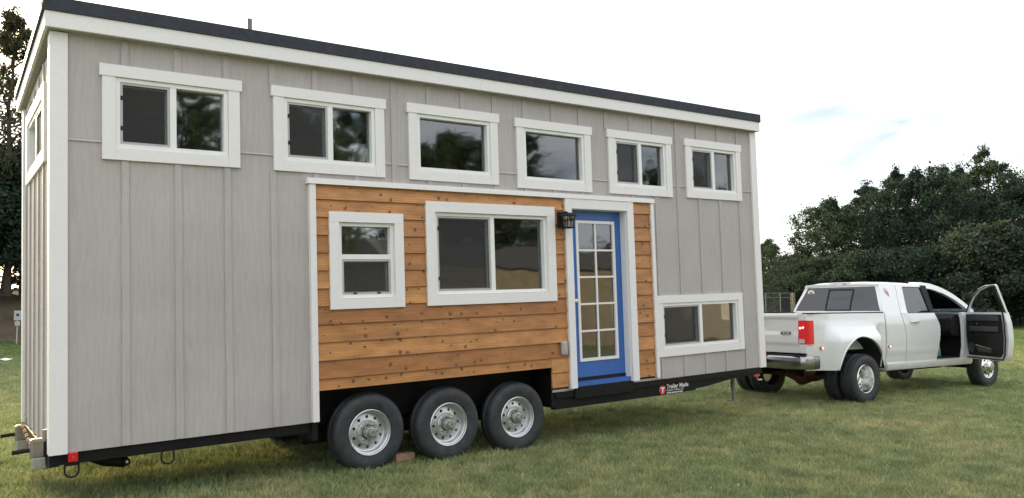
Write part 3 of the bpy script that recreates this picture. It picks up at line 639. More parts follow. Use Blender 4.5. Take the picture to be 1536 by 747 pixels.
# suspension beam with hangers
for y in (.46,W-.54): MB().box(2.2,4.95,y,y+.08,-.28,-.12).build('axle_hanger',M['black'],house)
def trailer_wheel():
    w=empty('wheel'); R0=.385
    ty=MB(); P=[(.222,.085),(.235,.105),(.29,.120),(.335,.117),(.362,.104),(.378,.080),(.385,.045),(.386,.020),(.379,.014),(.379,.006),(.386,0)]
    prof_=P+[(r,-y) for r,y in P[-2::-1]]
    ty.lathe(prof_,56); ty.build('tyre',M['rubber'],w,smooth=35)
    rim=MB(); rim.lathe([(.226,.09),(.226,-.098),(.218,-.104),(.212,-.100),(.206,-.085),(.196,-.080),(.190,-.060),(.187,-.028),(.178,-.024)],56)
    rim.lathe([(.116,-.040),(.112,-.055),(.105,-.062),(.075,-.062),(.070,-.058),(.0655,-.03)],40)
    # disc with ten round holes
    m_=24; n_=10; vv=[];ff=[]
    rin,rout,rc,rh_=.116,.178,.148,.0155
    yy=lambda r:-.024-.016*max(0,min(1,(.178-r)/.062))
    for s in range(n_):
        a0=2*math.pi*(s-.5)/n_; a1=2*math.pi*(s+.5)/n_; ac=2*math.pi*s/n_; base=len(vv)
        per=[]
        for k in range(6): per.append((rout,a0+(a1-a0)*k/6))
        for k in range(6): per.append((rout+(rin-rout)*k/6,a1))
        for k in range(6): per.append((rin,a1+(a0-a1)*k/6))
        for k in range(6): per.append((rin+(rout-rin)*k/6,a0))
        pts=[(r*math.cos(a),r*math.sin(a)) for r,a in per]; cxx,czz=rc*math.cos(ac),rc*math.sin(ac)
        for (px,pz) in pts: vv.append((px,yy(math.hypot(px,pz)),pz))
        for (px,pz) in pts:
            w_=math.atan2(pz-czz,px-cxx); hx,hz_=cxx+rh_*math.cos(w_),czz+rh_*math.sin(w_); vv.append((hx,yy(math.hypot(hx,hz_)),hz_))
        for (px,pz) in pts:
            w_=math.atan2(pz-czz,px-cxx); hx,hz_=cxx+rh_*math.cos(w_),czz+rh_*math.sin(w_); vv.append((hx,.01,hz_))
        for k in range(m_):
            k2=(k+1)%m_; ff+=[(base+k,base+k2,base+m_+k2,base+m_+k),(base+m_+k,base+m_+k2,base+2*m_+k2,base+2*m_+k)]
    rim.add(vv,ff); rim.build('rim',M['galv'],w,smooth=30)
    MB().disc(.2,.02,24).build('brake_drum',M['dark'],w)
    for k in range(8):
        a=2*math.pi*(k+.5)/8; MB().tube([(.086*math.cos(a),-.060,.086*math.sin(a)),(.086*math.cos(a),-.082,.086*math.sin(a))],.011,6).build('lug_nut',M['steel'],w)
    h=MB(); h.lathe([(.062,.0),(.062,-.10),(.052,-.115),(.040,-.118),(.038,-.150),(.030,-.160),(.016,-.160),(.012,-.15),(0.0005,-.15)],28); h.build('hub',M['zinc'],w,smooth=35)
    return w
TX=[2.72,3.62,4.51]; tw=trailer_wheel(); first=True
tlab=['trailer wheel nearest the rear corner','middle trailer wheel','trailer wheel nearest the blue door']
for side in (0,1):
    for k,x in enumerate(TX):
        o=tw if first else copy_tree(tw); first=False
        o.parent=house; o.location=(x,.135 if side==0 else W-.135,hz_of_world(x,.378)); o.rotation_euler=(0,random.uniform(0,6.28),0 if side==0 else math.pi)
        o.rotation_euler=(0,k*.9+.3,0) if side==0 else (0,0,math.pi)
        if side==0: o['label']=tlab[k]
        elif 'label' in o: del o['label']
for x in TX: MB().tube([(x,.2,hz_of_world(x,.378)),(x,W-.2,hz_of_world(x,.378))],.04,12).build('axle',M['black'],house,smooth=40)
# fittings under the rear
rl=MB().box(.105,.175,-.018,.028,-.075,.0).build('marker_light',M['red'],house,bevel=.006); 
MB().tube([(.14,-.0185,-.038),(.14,-.024,-.038)],.012,10).build('marker_lens',M['decal_red'],rl)
MB().box(.085,.19,.0,.03,-.105,-.0755).build('marker_bracket',M['black'],house)
for x_ in (.135,.85):
    t=MB(); pts=[(x_-.05+.0,.02,-.10)]; 
    pts=[(x_-.045,.035,-.095),(x_-.05,.03,-.13),(x_-.048,.025,-.165),(x_-.03,.02,-.19),(x_,.02,-.198),(x_+.03,.02,-.19),(x_+.048,.025,-.165),(x_+.05,.03,-.13),(x_+.045,.035,-.095)]
    t.tube(pts,.0075,8); t.build('tie_down_ring',M['black'],house,smooth=40)
t=MB(); t.tube([(.30,.42,-.10),(.42,.36,-.155),(.56,.26,-.165)],[.05,.05,.055],14); t.tube([(.56,.26,-.165),(.565,.20,-.165)],[.03,.03],12); t.build('drain_valve',M['black'],house,smooth=40)
MB().box(.556,.574,.188,.198,-.175,-.155).build('valve_cap',M['decal_white'],house)
def jack(x,y,z,s=1.0):
    j=empty('levelling_jack',(x,y,z),house)
    MB().box(-.065,.055,-.05,.05,-.075,.085).build('gear_box',M['tan'],j,bevel=.022)
    MB().tube([(.055,0,-.16),(.055,0,.15)],.03,12).build('leg_tube',M['tan'],j,smooth=40)
    MB().box(.03,.13,-.055,.055,-.06,.06).build('mount_bracket',M['black'],j,bevel=.005)
    MB().tube([(-.06,-.02,.0),(-.10,-.02,.0),(-.12,-.02,-.002),(-.185,-.02,-.006)],.017,8).build('crank_handle',M['plastic'],j,smooth=40)
    MB().box(-.055,.045,-.075,-.0505,-.15,-.06).build('foot_plate',M['zinc'],j,bevel=.006)
    return j
j1=jack(-.07,.28,.015); j1['label']='tan levelling jack at the near rear corner'
j2=jack(-.04,2.15,-.09); j2['label']='tan levelling jack at the far rear corner'; 
t=MB()
for k in range(9):
    u=k/8; y=.45+1.5*u; t.tube([(-.04,y,-.02-.06*math.sin(u*math.pi)),(-.04,y+.13,-.02-.06*math.sin((u+.1)*math.pi))],.018,6)
t.build('hitch_chain',M['rust'],house)
# tongue, jack post and crank at the nose
MB().hexa([(L-.02,.45,-.095),(10.35,1.17,-.115),(10.35,1.23,-.115),(L-.02,.53,-.095),(L-.02,.45,-.01),(10.35,1.17,-.03),(10.35,1.23,-.03),(L-.02,.53,-.01)]).build('tongue_beam',M['black'],house)
MB().hexa([(L-.02,W-.53,-.095),(10.35,1.24,-.115),(10.35,1.30,-.115),(L-.02,W-.45,-.095),(L-.02,W-.53,-.01),(10.35,1.24,-.03),(10.35,1.30,-.03),(L-.02,W-.45,-.01)]).build('tongue_beam',M['black'],house)
MB().box(10.30,10.62,1.18,1.29,-.09,.01).build('coupler',M['black'],house,bevel=.02)
jp=MB(); jp.tube([(8.70,.46,-.02),(8.70,.46,-.34)],.032,12); jp.tube([(8.70,.46,-.34),(8.70,.46,-.50)],.024,12); jp.box(8.64,8.76,.40,.52,-.512,-.50); jp.build('jack_post',M['tan'],house,smooth=40)
ck=MB(); ck.tube([(8.84,.28,-.025),(9.02,.28,-.03),(9.03,.28,-.05),(9.03,.28,-.20),(9.04,.28,-.225),(9.13,.28,-.23)],.012,8); ck.tube([(8.8,.28,-.02),(8.95,.28,-.02)],.03,10); ck.build('crank',M['zinc'],house,smooth=40)
MB().box(8.61,8.73,-.002,.028,-.125,-.097).build('side_marker',M['decal_red'],house)
# maker's decal
def text(name,s,size,mat,parent,mtx,ext=.0006,bold=False):
    cu=bpy.data.curves.new(name,'FONT'); cu.body=s; cu.size=size; cu.extrude=ext
    if bold: cu.offset=size*.02
    o=bpy.data.objects.new(name,cu); me=bpy.data.meshes.new_from_object(o); bpy.data.objects.remove(o); bpy.data.curves.remove(cu)
    o=bpy.data.objects.new(name,me); col.objects.link(o); me.materials.clear(); me.materials.append(mat); o.parent=parent; o.matrix_local=mtx; return o
FR=Matrix.Rotation(R_(90),4,'X')
dc=empty('decal',(6.72,-.0155,-.10),house)
text('lettering','Trailer Made',.078,M['decal_white'],dc,Matrix.Translation((.135,.0282,-.030))@FR,bold=True)
text('lettering','Custom Trailers, LLC',.036,M['decal_white'],dc,Matrix.Translation((.135,.0282,-.064))@FR)
MB().prism([(.06+.058*math.cos(2*math.pi*k/24),-.036+.058*math.sin(2*math.pi*k/24)) for k in range(24)],1,.0275,.0285).build('emblem',M['decal_red'],dc)
e_=MB(); e_.box(.02,.10,.0255,.0272,-.018,-.004); e_.prism([(.052,-.0185),(.078,-.0185),(.062,-.084),(.050,-.082)],1,.0255,.0272); e_.build('emblem_mark',M['decal_white'],dc)
e_=MB()
for k in range(10): e_.box(.137+k*.03,.155+k*.03,.0268,.0282,-.094,-.078)
e_.build('lettering',M['decal_white'],dc)
MB().box(6.70,7.40,.0135,.0148,-.198,-.072).build('decal_plate',M['black'],house)

# ---- chock between the wheels
br=MB().box(-.115,.115,-.05,.05,0,.098).build('chock_block',M['brick'],bevel=.006); br.location=(3.205,.26,.0); br.rotation_euler=(0,0,R_(6))
tag(br,'reddish clay block lying between the first two trailer wheels','block')

# ------------------------------------------------------------------ the pickup truck (local x forward, y left, origin on the ground under the rear axle area)
TQ=(11.95,1.30,R_(-2.5))
tk=empty('pickup_truck',(TQ[0],TQ[1],0)); tk.rotation_euler=(0,0,TQ[2])
tag(tk,'white dually pickup truck hitched to the trailer with its passenger door open','truck')
RAX,FAX,TR=-.27,4.08,.404
def sst(a,b,x):
    t=max(0,min(1,(x-a)/(b-a))); return t*t*(3-2*t)
def ycab(x,z):
    if z<1.46:
        y=.985-.035*((z-1.08)/.45)**2 if z>1.08 else .985-.045*((1.08-z)/.5)**2
        y+=.012*math.exp(-((z-.80)/.025)**2)-.010*sst(1.36,1.46,z)
    else: y=.940-(z-1.46)*.37
    return y-.05*sst(3.3,5.0,x)
def ybed(x,z):
    y=.975-.02*((z-1.1)/.45)**2
    bulge=sst(-1.14,-.86,x)*(1-sst(.22,.50,x))*(1-.93*sst(1.02,1.33,z))
    y+=.205*bulge+.012*math.exp(-((z-1.30)/.03)**2)
    return y-.03*sst(-1.0,-1.42,x) if x<-1 else y
def arch(x,cx,r,zc,zlow):
    d=abs(x-cx)
    return max(zlow,zc+math.sqrt(r*r-d*d)) if d<r else zlow
for sd_,nm in ((-1,'right'),(1,'left')):
    th=(0,-sd_*.03,0)
    # bed side with the wide dual-wheel fender
    xs=sorted(set([-1.41+k*(2.08/40) for k in range(41)]+[RAX-.64,RAX+.62]))
    def fb(u,v):
        x=-1.41+2.08*u; zl=arch(x,RAX-.01,.635,.455,.56); zt=1.465; z=zl+(zt-zl)*v; return (x,sd_*ybed(x,z),z)
    MB().grid(fb,64,16,th).build('bed_side',M['truck'],tk,smooth=40)
    # fender lip
    lip=MB(); pts=[(RAX-.01+.635*math.cos(a),sd_*(ybed(RAX-.01+.635*math.cos(a),max(.56,.455+.635*math.sin(a)))+.004),.455+.635*math.sin(a)) for a in [R_(10+160*k/24) for k in range(25)]]
    lip.tube(pts,.014,6); lip.build('fender_lip',M['truck'],tk,smooth=60)
    # wheel house
    def fw(u,v):
        a=R_(8+164*u); return (RAX-.01+.63*math.cos(a),sd_*(.52+.62*v if v<1 else .52+.62),.455+.63*math.sin(a))
    MB().grid(fw,20,2).build('wheel_house',M['dark'],tk)
    MB().grid(lambda u,v:(RAX-.64+1.28*u,sd_*.52,.5+.6*v),1,1).build('wheel_house',M['dark'],tk)
    # cab quarter panel
    dre=lambda z:1.29-.08*sst(1.05,1.45,z) + (.16*(z-1.45)/.5 if z>1.45 else 0)
    dfe=lambda z:(2.30+.10*sst(.58,1.15,z)) if z<1.2 else 2.40-.12*sst(1.2,1.47,z) if z<1.47 else 2.28+.06*(z-1.47)/.45
    zt=1.985
    def fq(u,v):
        z=.56+(zt-.56)*v; xl=.705+.16*sst(1.46,2.0,z); xr=dre(max(z,.6))-.008; x=xl+(xr-xl)*u; return (x,sd_*ycab(x,z),z)
    MB().grid(fq,8,30,th).build('cab_quarter',M['truck'],tk,smooth=40)
    # rear door: skin, window frame strips, glass
    door=empty('rear_door',(0,0,0),tk)
    def fd(u,v):
        z=.605+(1.455-.605)*v; x=dre(z)+.006+(dfe(z)-dre(z)-.012)*u; return (x,sd_*(ycab(x,z)+.004),z)
    MB().grid(fd,10,18,th).build('door_skin',M['truck'],door,smooth=40)
    wr=lambda z:1.42+.15*(z-1.48)/.46; wf=lambda z:2.18+.0*(z-1.48)/.46
    def f1(u,v):
        z=1.457+(1.975-1.457)*v; x=dre(z)+.004+(wr(z)-dre(z)-.004)*u; return (x,sd_*(ycab(x,z)+.003),z)
    def f2(u,v):
        z=1.457+(1.965-1.457)*v; a=wf(z)-.02; x=a+(dfe(z)-a+.02)*u; return (x,sd_*(ycab(x,z)+.003),z)
    def f3(u,v):
        z=1.935+.04*v; x=wr(z)+(wf(z)-wr(z))*u; return (x,sd_*(ycab(x,z)+.003),z)
    b=MB(); b.grid(f1,3,10,th); b.grid(f3,4,2,th); b.build('window_frame',M['truck'],door,smooth=40)
    MB().grid(f2,2,10,th).build('centre_pillar',M['plastic'],door,smooth=40)
    def fg(u,v):
        z=1.462+(1.938-1.462)*v; x=wr(z)-.002+(wf(z)-wr(z)-.018)*u; return (x,sd_*(ycab(x,z)-.014),z)
    MB().grid(fg,4,6,(0,-sd_*.005,0)).build('window_glass',M['carglass'],door,smooth=60)
    MB().tube([(1.45,sd_*.985,1.30),(1.47,sd_*1.02,1.305),(1.66,sd_*1.02,1.305),(1.68,sd_*.985,1.30)],.016,8).build('door_handle',M['chrome'],door,smooth=40)
    # rocker
    MB().prism([(sd_*.80,.47),(sd_*.965,.475),(sd_*.99,.52),(sd_*.99,.585),(sd_*.955,.605),(sd_*.80,.605)],0,.68,3.47).build('rocker_panel',M['truck'],tk,smooth=30)
    # front post: lower jamb and raked pillar
    def fj(u,v):
        z=.60+.86*v; x=3.24+.22*u; return (x,sd_*ycab(x,z)-sd_*.012*(1-u),z)
    MB().grid(fj,2,8,(0,-sd_*.06,0)).build('hinge_pillar',M['truck'],tk,smooth=40)
    pl=[(2.2,1.972),(2.55,1.945),(2.9,1.862),(3.2,1.745),(3.45,1.60),(3.68,1.45)]
    b=MB()
    def fp(u,v):
        t=u*(len(pl)-1); i=min(int(t),len(pl)-2); k=t-i; x=pl[i][0]*(1-k)+pl[i+1][0]*k; z=pl[i][1]*(1-k)+pl[i+1][1]*k
        z2=z-.05+.105*v; y=ycab(min(x,3.3),z2) if z2>1.46 else .94; return (x+.03*v,sd_*y,z2)
    b.grid(fp,16,3,(0,-sd_*.07,0)); b.build('roof_pillar',M['truck'],tk,smooth=40)
    # front fender
    def ff_(u,v):
        x=3.462+1.56*u; zl=arch(x,FAX,.53,.42,.55 if x<FAX else .60); zt=1.40-.10*u; z=zl+(zt-zl)*v; return (x,sd_*(ycab(x,z)+.02*sst(3.5,3.7,x)*(1-sst(1.0,1.2,z))),z)
    MB().grid(ff_,44,12,th).build('front_fender',M['truck'],tk,smooth=40)
    MB().grid(lambda u,v:(FAX+.53*math.cos(R_(5+170*u)),sd_*(.45+.48*v),.42+.53*math.sin(R_(5+170*u))),16,1).build('wheel_house',M['dark'],tk)
    MB().box(4.98,5.04,min(sd_*.62,sd_*.90),max(sd_*.62,sd_*.90),1.02,1.28).build('headlight',M['lens_clear'],tk,bevel=.02)
    # tail lamp
    tl=MB()
    y0_,y1_=.800,.982
    def ft(u,v):
        z=.985+.375*v; w=u
        if w<.6: x=-1.435+.006*(w/.6); y=y0_+(y1_-.02-y0_)*(w/.6)
        else: k=(w-.6)/.4; x=-1.429+.05*k*k+.02*k; y=y1_-.02+.022*math.sin(k*math.pi/2)
        return (x,sd_*y,z)
    tl.grid(ft,12,8,(.06,0,0)); tl=tl.build('tail_lamp',M['lit_red'],tk,smooth=40)
    MB().box(-1.444,-1.4362,min(sd_*.81,sd_*.91),max(sd_*.81,sd_*.91),1.0,1.065).build('reverse_lens',M['lens_clear'],tl)
    for dy in (.835,.885): MB().tube([(-1.4365,sd_*dy,1.24+.01*(dy>.85)),(-1.444,sd_*dy,1.24+.01*(dy>.85))],.016,10).build('lamp_core',M['bulb_red'],tl)
    # outer rear corner of the bed between lamp and bed side
    MB().box(-1.432,-1.405,min(sd_*.80,sd_*.945),max(sd_*.80,sd_*.945),.84,.98).build('bed_corner',M['truck'],tk)
    MB().box(-1.432,-1.405,min(sd_*.80,sd_*.945),max(sd_*.80,sd_*.945),1.365,1.465).build('bed_corner',M['truck'],tk)
    MB().box(-1.42,.66,min(sd_*.86,sd_*.965),max(sd_*.86,sd_*.965),1.466,1.484).build('rail_cap',M['plastic'],tk,bevel=.006)
    MB().box(-1.40,.66,min(sd_*.82,sd_*.85),max(sd_*.82,sd_*.85),.86,1.464).build('bed_inner_side',M['truck'],tk)
    # small lit marker lamps on the fender and behind the door
    for x_,z_,mt in ((-1.10,.915,'bulb_red'),(.78,.885,'bulb_amber')):
        y_=(ybed(x_,z_) if x_<.6 else ycab(x_,z_)); lm=MB().box(x_-.045,x_+.045,min(sd_*y_,sd_*(y_+.012)),max(sd_*y_,sd_*(y_+.012)),z_-.022,z_+.022).build('marker_lamp',M['lit_red'],tk)
        MB().tube([(x_,sd_*(y_+.012),z_),(x_,sd_*(y_+.018),z_)],.014,8).build('lamp_core',M[mt],lm)
# tailgate
def ftg(u,v):
    y=-.785+1.57*u; z=.84+.635*v
    x=-1.425-.012*sst(.95,1.0,z)*(1-sst(1.13,1.17,z))+.004-.015*sst(1.38,1.40,z)*(1-sst(1.46,1.475,z)); return (x,y,z)
tg=MB().grid(ftg,4,28,(.06,0,0)).build('tailgate',M['truck'],tk,smooth=40)
MB().box(-1.452,-1.437,-.10,.14,1.35,1.43).build('tailgate_handle',M['plastic'],tg,bevel=.008)
BK=Matrix(((0,0,-1,0),(-1,0,0,0),(0,1,0,0),(0,0,0,1)))
text('badge','4X4',.085,M['emblem'],tg,Matrix.Translation((-1.4385,-.44,1.125))@BK@Matrix.Scale(1.5,4,(1,0,0)),.002,True)
MB().box(-1.36,.66,-.819,.819,.83,.86).build('bed_floor',M['plastic'],tk)
MB().box(.63,.665,-.819,.819,.86,1.464).build('bed_bulkhead',M['truck'],tk)
# rear bumper
bp=MB(); half_=[(0,-1.60),(.55,-1.60),(.80,-1.585),(.92,-1.555),(.985,-1.49),(1.0,-1.38),(1.0,-1.24)]
path=[(-y,x) for y,x in half_[::-1]]+[(y,x) for y,x in half_[1:]]
prof_b=[(.0,.59),(-.022,.62),(-.03,.70),(-.022,.775),(.0,.795)]
def fbu(u,v):
    t=u*(len(path)-1); i=min(int(t),len(path)-2); k=t-i; y=path[i][0]*(1-k)+path[i+1][0]*k; x=path[i][1]*(1-k)+path[i+1][1]*k
    t2=v*(len(prof_b)-1); j=min(int(t2),len(prof_b)-2); q=t2-j; dx=prof_b[j][0]*(1-q)+prof_b[j+1][0]*q; z=prof_b[j][1]*(1-q)+prof_b[j+1][1]*q
    s_=-dx; return (x+dx*(abs(y)<.98), y*(1+.02*s_/.03), z-.07*sst(.35,.15,abs(y))*(v<.5)*0)
bp.grid(fbu,48,8,(.03,0,0)); bp=bp.build('rear_bumper',M['dull'],tk,smooth=40)
MB().box(-1.585,-1.44,-.90,-.30,.796,.815).build('step_pad',M['plastic'],bp); MB().box(-1.585,-1.44,.30,.90,.796,.815).build('step_pad',M['plastic'],bp)
MB().box(-1.56,-1.44,-.28,.28,.70,.835).build('plate_recess',M['plastic'],bp)
for y_ in (-.09,.09,-.21): MB().box(-1.64,-1.628,y_-.03,y_+.03,.80,.825).build('plate_lamp',M['bulb_red'],bp)
MB().box(-1.632,-1.60,-.29,.29,.797,.828).build('lamp_bar',M['lit_red'],bp)
lp=MB().box(-1.642,-1.632,-.16,.16,.635,.775).build('licence_plate',M['paper'],tk)
text('plate_characters','31',.10,M['emblem'],lp,Matrix.Translation((-1.6428,-.015,.668))@BK,.0005,True)
MB().box(-1.70,-1.2,-.04,.04,.46,.54).build('hitch_receiver',M['black'],tk)
MB().tube([(-1.68,0,.54),(-1.68,0,.62)],.025,10).build('tow_ball',M['zinc'],tk,smooth=40)
# cab: roof, rear wall, glazing
def roofz(x): return float(np.interp(x,[.80,.90,1.3,1.8,2.3,2.6,2.85],[1.985,2.025,2.04,2.035,2.015,1.985,1.945]))
def fr_(u,v):
    x=.84+2.0*u; ye=ycab(min(x,3.0),1.972)-.0; y=-ye+2*ye*v; k=abs(2*v-1); z=1.972+(roofz(x)-1.972)*max(0,1-k**5) if roofz(x)>1.972 else roofz(x); return (x,y,z)
MB().grid(fr_,20,24,(0,0,-.035)).build('roof_panel',M['truck'],tk,smooth=50)
def frw(u,v):   # body-coloured wall below the glass
    z=.62+.85*v; return (.70,-.955+1.91*u,z)
MB().grid(frw,2,2,(.03,0,0)).build('cab_rear_wall',M['truck'],tk)
def rwx(z): return .705+.155*sst(1.46,2.0,z)
def frs(y0f,y1f,z0,z1):
    def q(u,v):
        z=z0+(z1-z0)*v; a,b_=y0f(z),y1f(z); return (rwx(z)-.002,a+(b_-a)*u,z)
    return q
yo=lambda z:ycab(.75,z)-.005
yg=lambda z:.875-(z-1.5)*.42
b=MB()
b.grid(frs(lambda z:-yo(z),lambda z:-yg(z),1.47,1.985),2,8,(.03,0,0)); b.grid(frs(lambda z:yg(z),lambda z:yo(z),1.47,1.985),2,8,(.03,0,0))
b.grid(frs(lambda z:-yg(z),lambda z:yg(z),1.935,1.99),6,3,(.03,0,0)); b.grid(frs(lambda z:-yg(z),lambda z:yg(z),1.47,1.50),6,1,(.03,0,0)); b.build('rear_window_surround',M['truck'],tk,smooth=40)
rwg=MB().grid(frs(lambda z:-yg(z)+.002,lambda z:yg(z)-.002,1.502,1.933),8,6,(.008,0,0)).build('rear_window',M['carglass'],tk,smooth=60)
b=MB()
for (a,c,d,e) in ((-.30,-.27,1.505,1.90),(.20,.23,1.505,1.90),(-.27,.20,1.875,1.90),(-.27,.20,1.505,1.525)): b.grid(frs(lambda z,a=a:a,lambda z,c=c:c,d,e),1,4,(-.006,0,0))
b.build('slider_frame',M['plastic'],rwg)
MB().grid(lambda u,v:(rwx(1.84)-.008-.0*u,.60+.075*math.cos(2*math.pi*u)*v,1.845+.05*math.sin(2*math.pi*u)*v),20,2).build('window_sticker',M['paper'],rwg)
MB().grid(lambda u,v:(rwx(1.84)-.0095,.60+.045*math.cos(2*math.pi*u)*v,1.845+.02*math.sin(2*math.pi*u)*v),12,1).build('sticker_mark',M['decal_pink'],rwg)
hs=MB().box(.845,.875,-.22,.22,1.965,2.012).build('high_brake_lamp',M['lit_red'],tk,bevel=.006)
for y_ in (-.10,.10): MB().box(.840,.8455,y_-.04,y_+.04,1.975,2.0).build('lamp_lens',M['lens_clear'],hs)
for y_ in (-.52,-.26,0,.26,.52):
    z_=roofz(2.35)-.012; MB().box(2.30,2.42,y_-.05,y_+.05,z_,z_+.03).build('roof_marker_lamp',M['bulb_amber'] if y_==-.52 else M['lit_red'],tk,bevel=.01)
# C-pillar sticker: faded two-part shield
sh=MB(); sh.prism([(.97,1.885),(1.03,1.885),(1.03,1.80),(.995,1.83)],1,-.7985,-.7975); 
shd=empty('shield_sticker',(0,0,0),tk)
def onp(pts,nm,mt):
    b=MB(); b.add([(x,-(ycab(x,z)+.003),z) for x,z in pts],[tuple(range(len(pts)))]); b.build(nm,mt,shd)
onp([(.965,1.865),(1.005,1.865),(1.005,1.775),(.985,1.80),(.968,1.835)],'sticker_half',M['decal_pink']); onp([(1.02,1.865),(1.065,1.86),(1.075,1.80),(1.06,1.755),(1.025,1.76)],'sticker_half',M['decal_pink']); onp([(.97,1.895),(1.06,1.89),(1.06,1.88),(.97,1.885)],'sticker_line',M['emblem'])
# windshield, hood, nose
MB().grid(lambda u,v:(2.80+.92*v,(-1+2*u)*(.70+.17*v),1.935-.50*v-.0*u+.03*math.sin(v*math.pi)),8,6,(0,0,-.006)).build('windscreen',M['clearcar'],tk,smooth=60)
def fh(u,v):
    x=3.62+1.38*u; k=abs(2*v-1); ye=.94-.05*u; z=(1.405-.10*u)+.055*(1-k**4)-.05*sst(.85,1,u); return (x,-ye+2*ye*v,z)
MB().grid(fh,12,20,(0,0,-.03)).build('hood',M['truck'],tk,smooth=50)
MB().box(4.99,5.06,-.60,.60,.92,1.30).build('grille',M['chrome'],tk,bevel=.03)
for k in range(4): MB().box(5.061,5.07,-.55,.55,.96+.08*k,1.01+.08*k).build('grille_slot',M['plastic'],tk)
MB().box(4.95,5.16,-.98,.98,.62,.90).build('front_bumper',M['chrome'],tk,bevel=.05)
MB().box(4.90,5.02,-.95,.95,.86,1.05).build('nose_panel',M['truck'],tk,bevel=.03)
MB().tube([(4.12,-.80,1.36),(4.12,-.80,2.17)],.006,6).build('antenna',M['plastic'],tk)
# underbody
MB().box(-1.30,4.9,-.48,-.38,.50,.66).build('chassis_rail',M['black'],tk); MB().box(-1.30,4.9,.38,.48,.50,.66).build('chassis_rail',M['black'],tk)
MB().tube([(RAX,-.98,TR),(RAX,-.4,TR),(RAX,-.22,TR),(RAX,.22,TR),(RAX,.4,TR),(RAX,.98,TR)],[.055,.06,.12,.12,.06,.055],14).build('rear_axle',M['rust'],tk,smooth=50)
MB().tube([(RAX-.17,0,TR),(RAX-.15,0,TR),(RAX-.08,0,TR),(RAX+.1,0,TR),(RAX+.2,0,TR+.02)],[.06,.15,.19,.16,.06],18).build('differential',M['rust'],tk,smooth=60)
MB().tube([(-1.05,-.62,.50),(-.85,-.60,.50),(-.6,-.45,.56),(-.1,-.42,.72)],.05,12).build('exhaust_pipe',M['rust'],tk,smooth=60)
MB().box(1.0,3.0,-.55,.3,.40,.5).build('fuel_tank',M['black'],tk,bevel=.05)
MB().tube([(FAX,-.8,TR),(FAX,.8,TR)],.06,10).build('front_axle',M['black'],tk,smooth=50)
MB().box(2.6,3.6,-.35,.35,.36,.6).build('gearbox',M['black'],tk,bevel=.05)
for sd_ in (-1,1): MB().box(RAX-.75,RAX+.75,sd_*.43-.04,sd_*.43+.04,.44,.49).build('leaf_spring',M['black'],tk)
# wheels
def truck_wheel(kind):
    w=empty('wheel'); ty=MB(); k=TR/.385
    P=[(.232,.090),(.245,.108),(.30,.122),(.345,.120),(.378,.108),(.396,.085),(.402,.050),(.404,.022),(.394,.016),(.394,.006),(.404,0)]
    ty.lathe(P+[(r,-y) for r,y in P[-2::-1]],48)
    ty.build('tyre',M['rubber'],w,smooth=35)
    tr_=MB()
    for q in range(60):
        a=2*math.pi*q/60
        for y_,o in ((-.085,.0),(.085,.5)):
            aa=a+o*2*math.pi/60; c,s=math.cos(aa),math.sin(aa); t_=np.array([-s,0,c]); r0=np.array([c,0,s])
            pts=[]
            for rr in (.392,.4035):
                for (dt,dy) in ((-.013,-.032),(.013,-.026),(.013,.026),(-.013,.032)):
                    pts.append(tuple(r0*(rr-.012*(abs(y_+dy)>.1))+t_*dt+np.array([0,y_+dy,0])))
            tr_.hexa(pts)
    tr_.build('tread_blocks',M['rubber'],w)
    rim=MB(); n_=40
    if kind=='dish':     # deep bowl of an outer dual wheel
        rim.lathe([(.236,.09),(.236,-.100),(.228,-.108),(.220,-.104),(.214,-.085),(.205,-.04),(.196,.04),(.185,.072),(.150,.080),(.105,.078),(.1,.06),(.085,.03),(.06,.02),(.0005,.02)],n_)
    elif kind=='front':
        rim.lathe([(.236,.09),(.236,-.100),(.228,-.108),(.220,-.104),(.214,-.085),(.206,-.06),(.195,-.055),(.165,-.10),(.13,-.125),(.11,-.13),(.10,-.16),(.08,-.185),(.0005,-.19)],n_)
    else: rim.lathe([(.236,.09),(.236,-.10),(.225,-.1),(.21,-.06),(.18,.0),(.0005,.0)],n_)
    rim=rim.build('rim',M['alloy'],w,smooth=30)
    if kind!='plain':
        for q in range(8):
            a=2*math.pi*q/8; yb=.078 if kind=='dish' else -.108; r_=.155 if kind=='dish' else .172
            MB().tube([(r_*math.cos(a),yb-.002,r_*math.sin(a)),(r_*math.cos(a),yb-.006,r_*math.sin(a))],.020,10).build('hand_hole',M['dark'],w)
            a+=math.pi/8; MB().tube([(.12*math.cos(a),yb,.12*math.sin(a)),(.12*math.cos(a),yb-.03,.12*math.sin(a))],.011,6).build('lug_nut',M['steel'],w)
    return w
wd,wf_,wp=truck_wheel('dish'),truck_wheel('front'),truck_wheel('plain')
for o,x,y,rz in ((wd,RAX,-1.085,0),(copy_tree(wd),RAX,1.115,math.pi),(wp,RAX,-.775,0),(copy_tree(wp),RAX,.80,math.pi),(wf_,FAX,-.86,0),(copy_tree(wf_),FAX,.86,math.pi)):
    o.parent=tk; o.location=(x,y,TR-.006); o.rotation_euler=(0,0,rz)
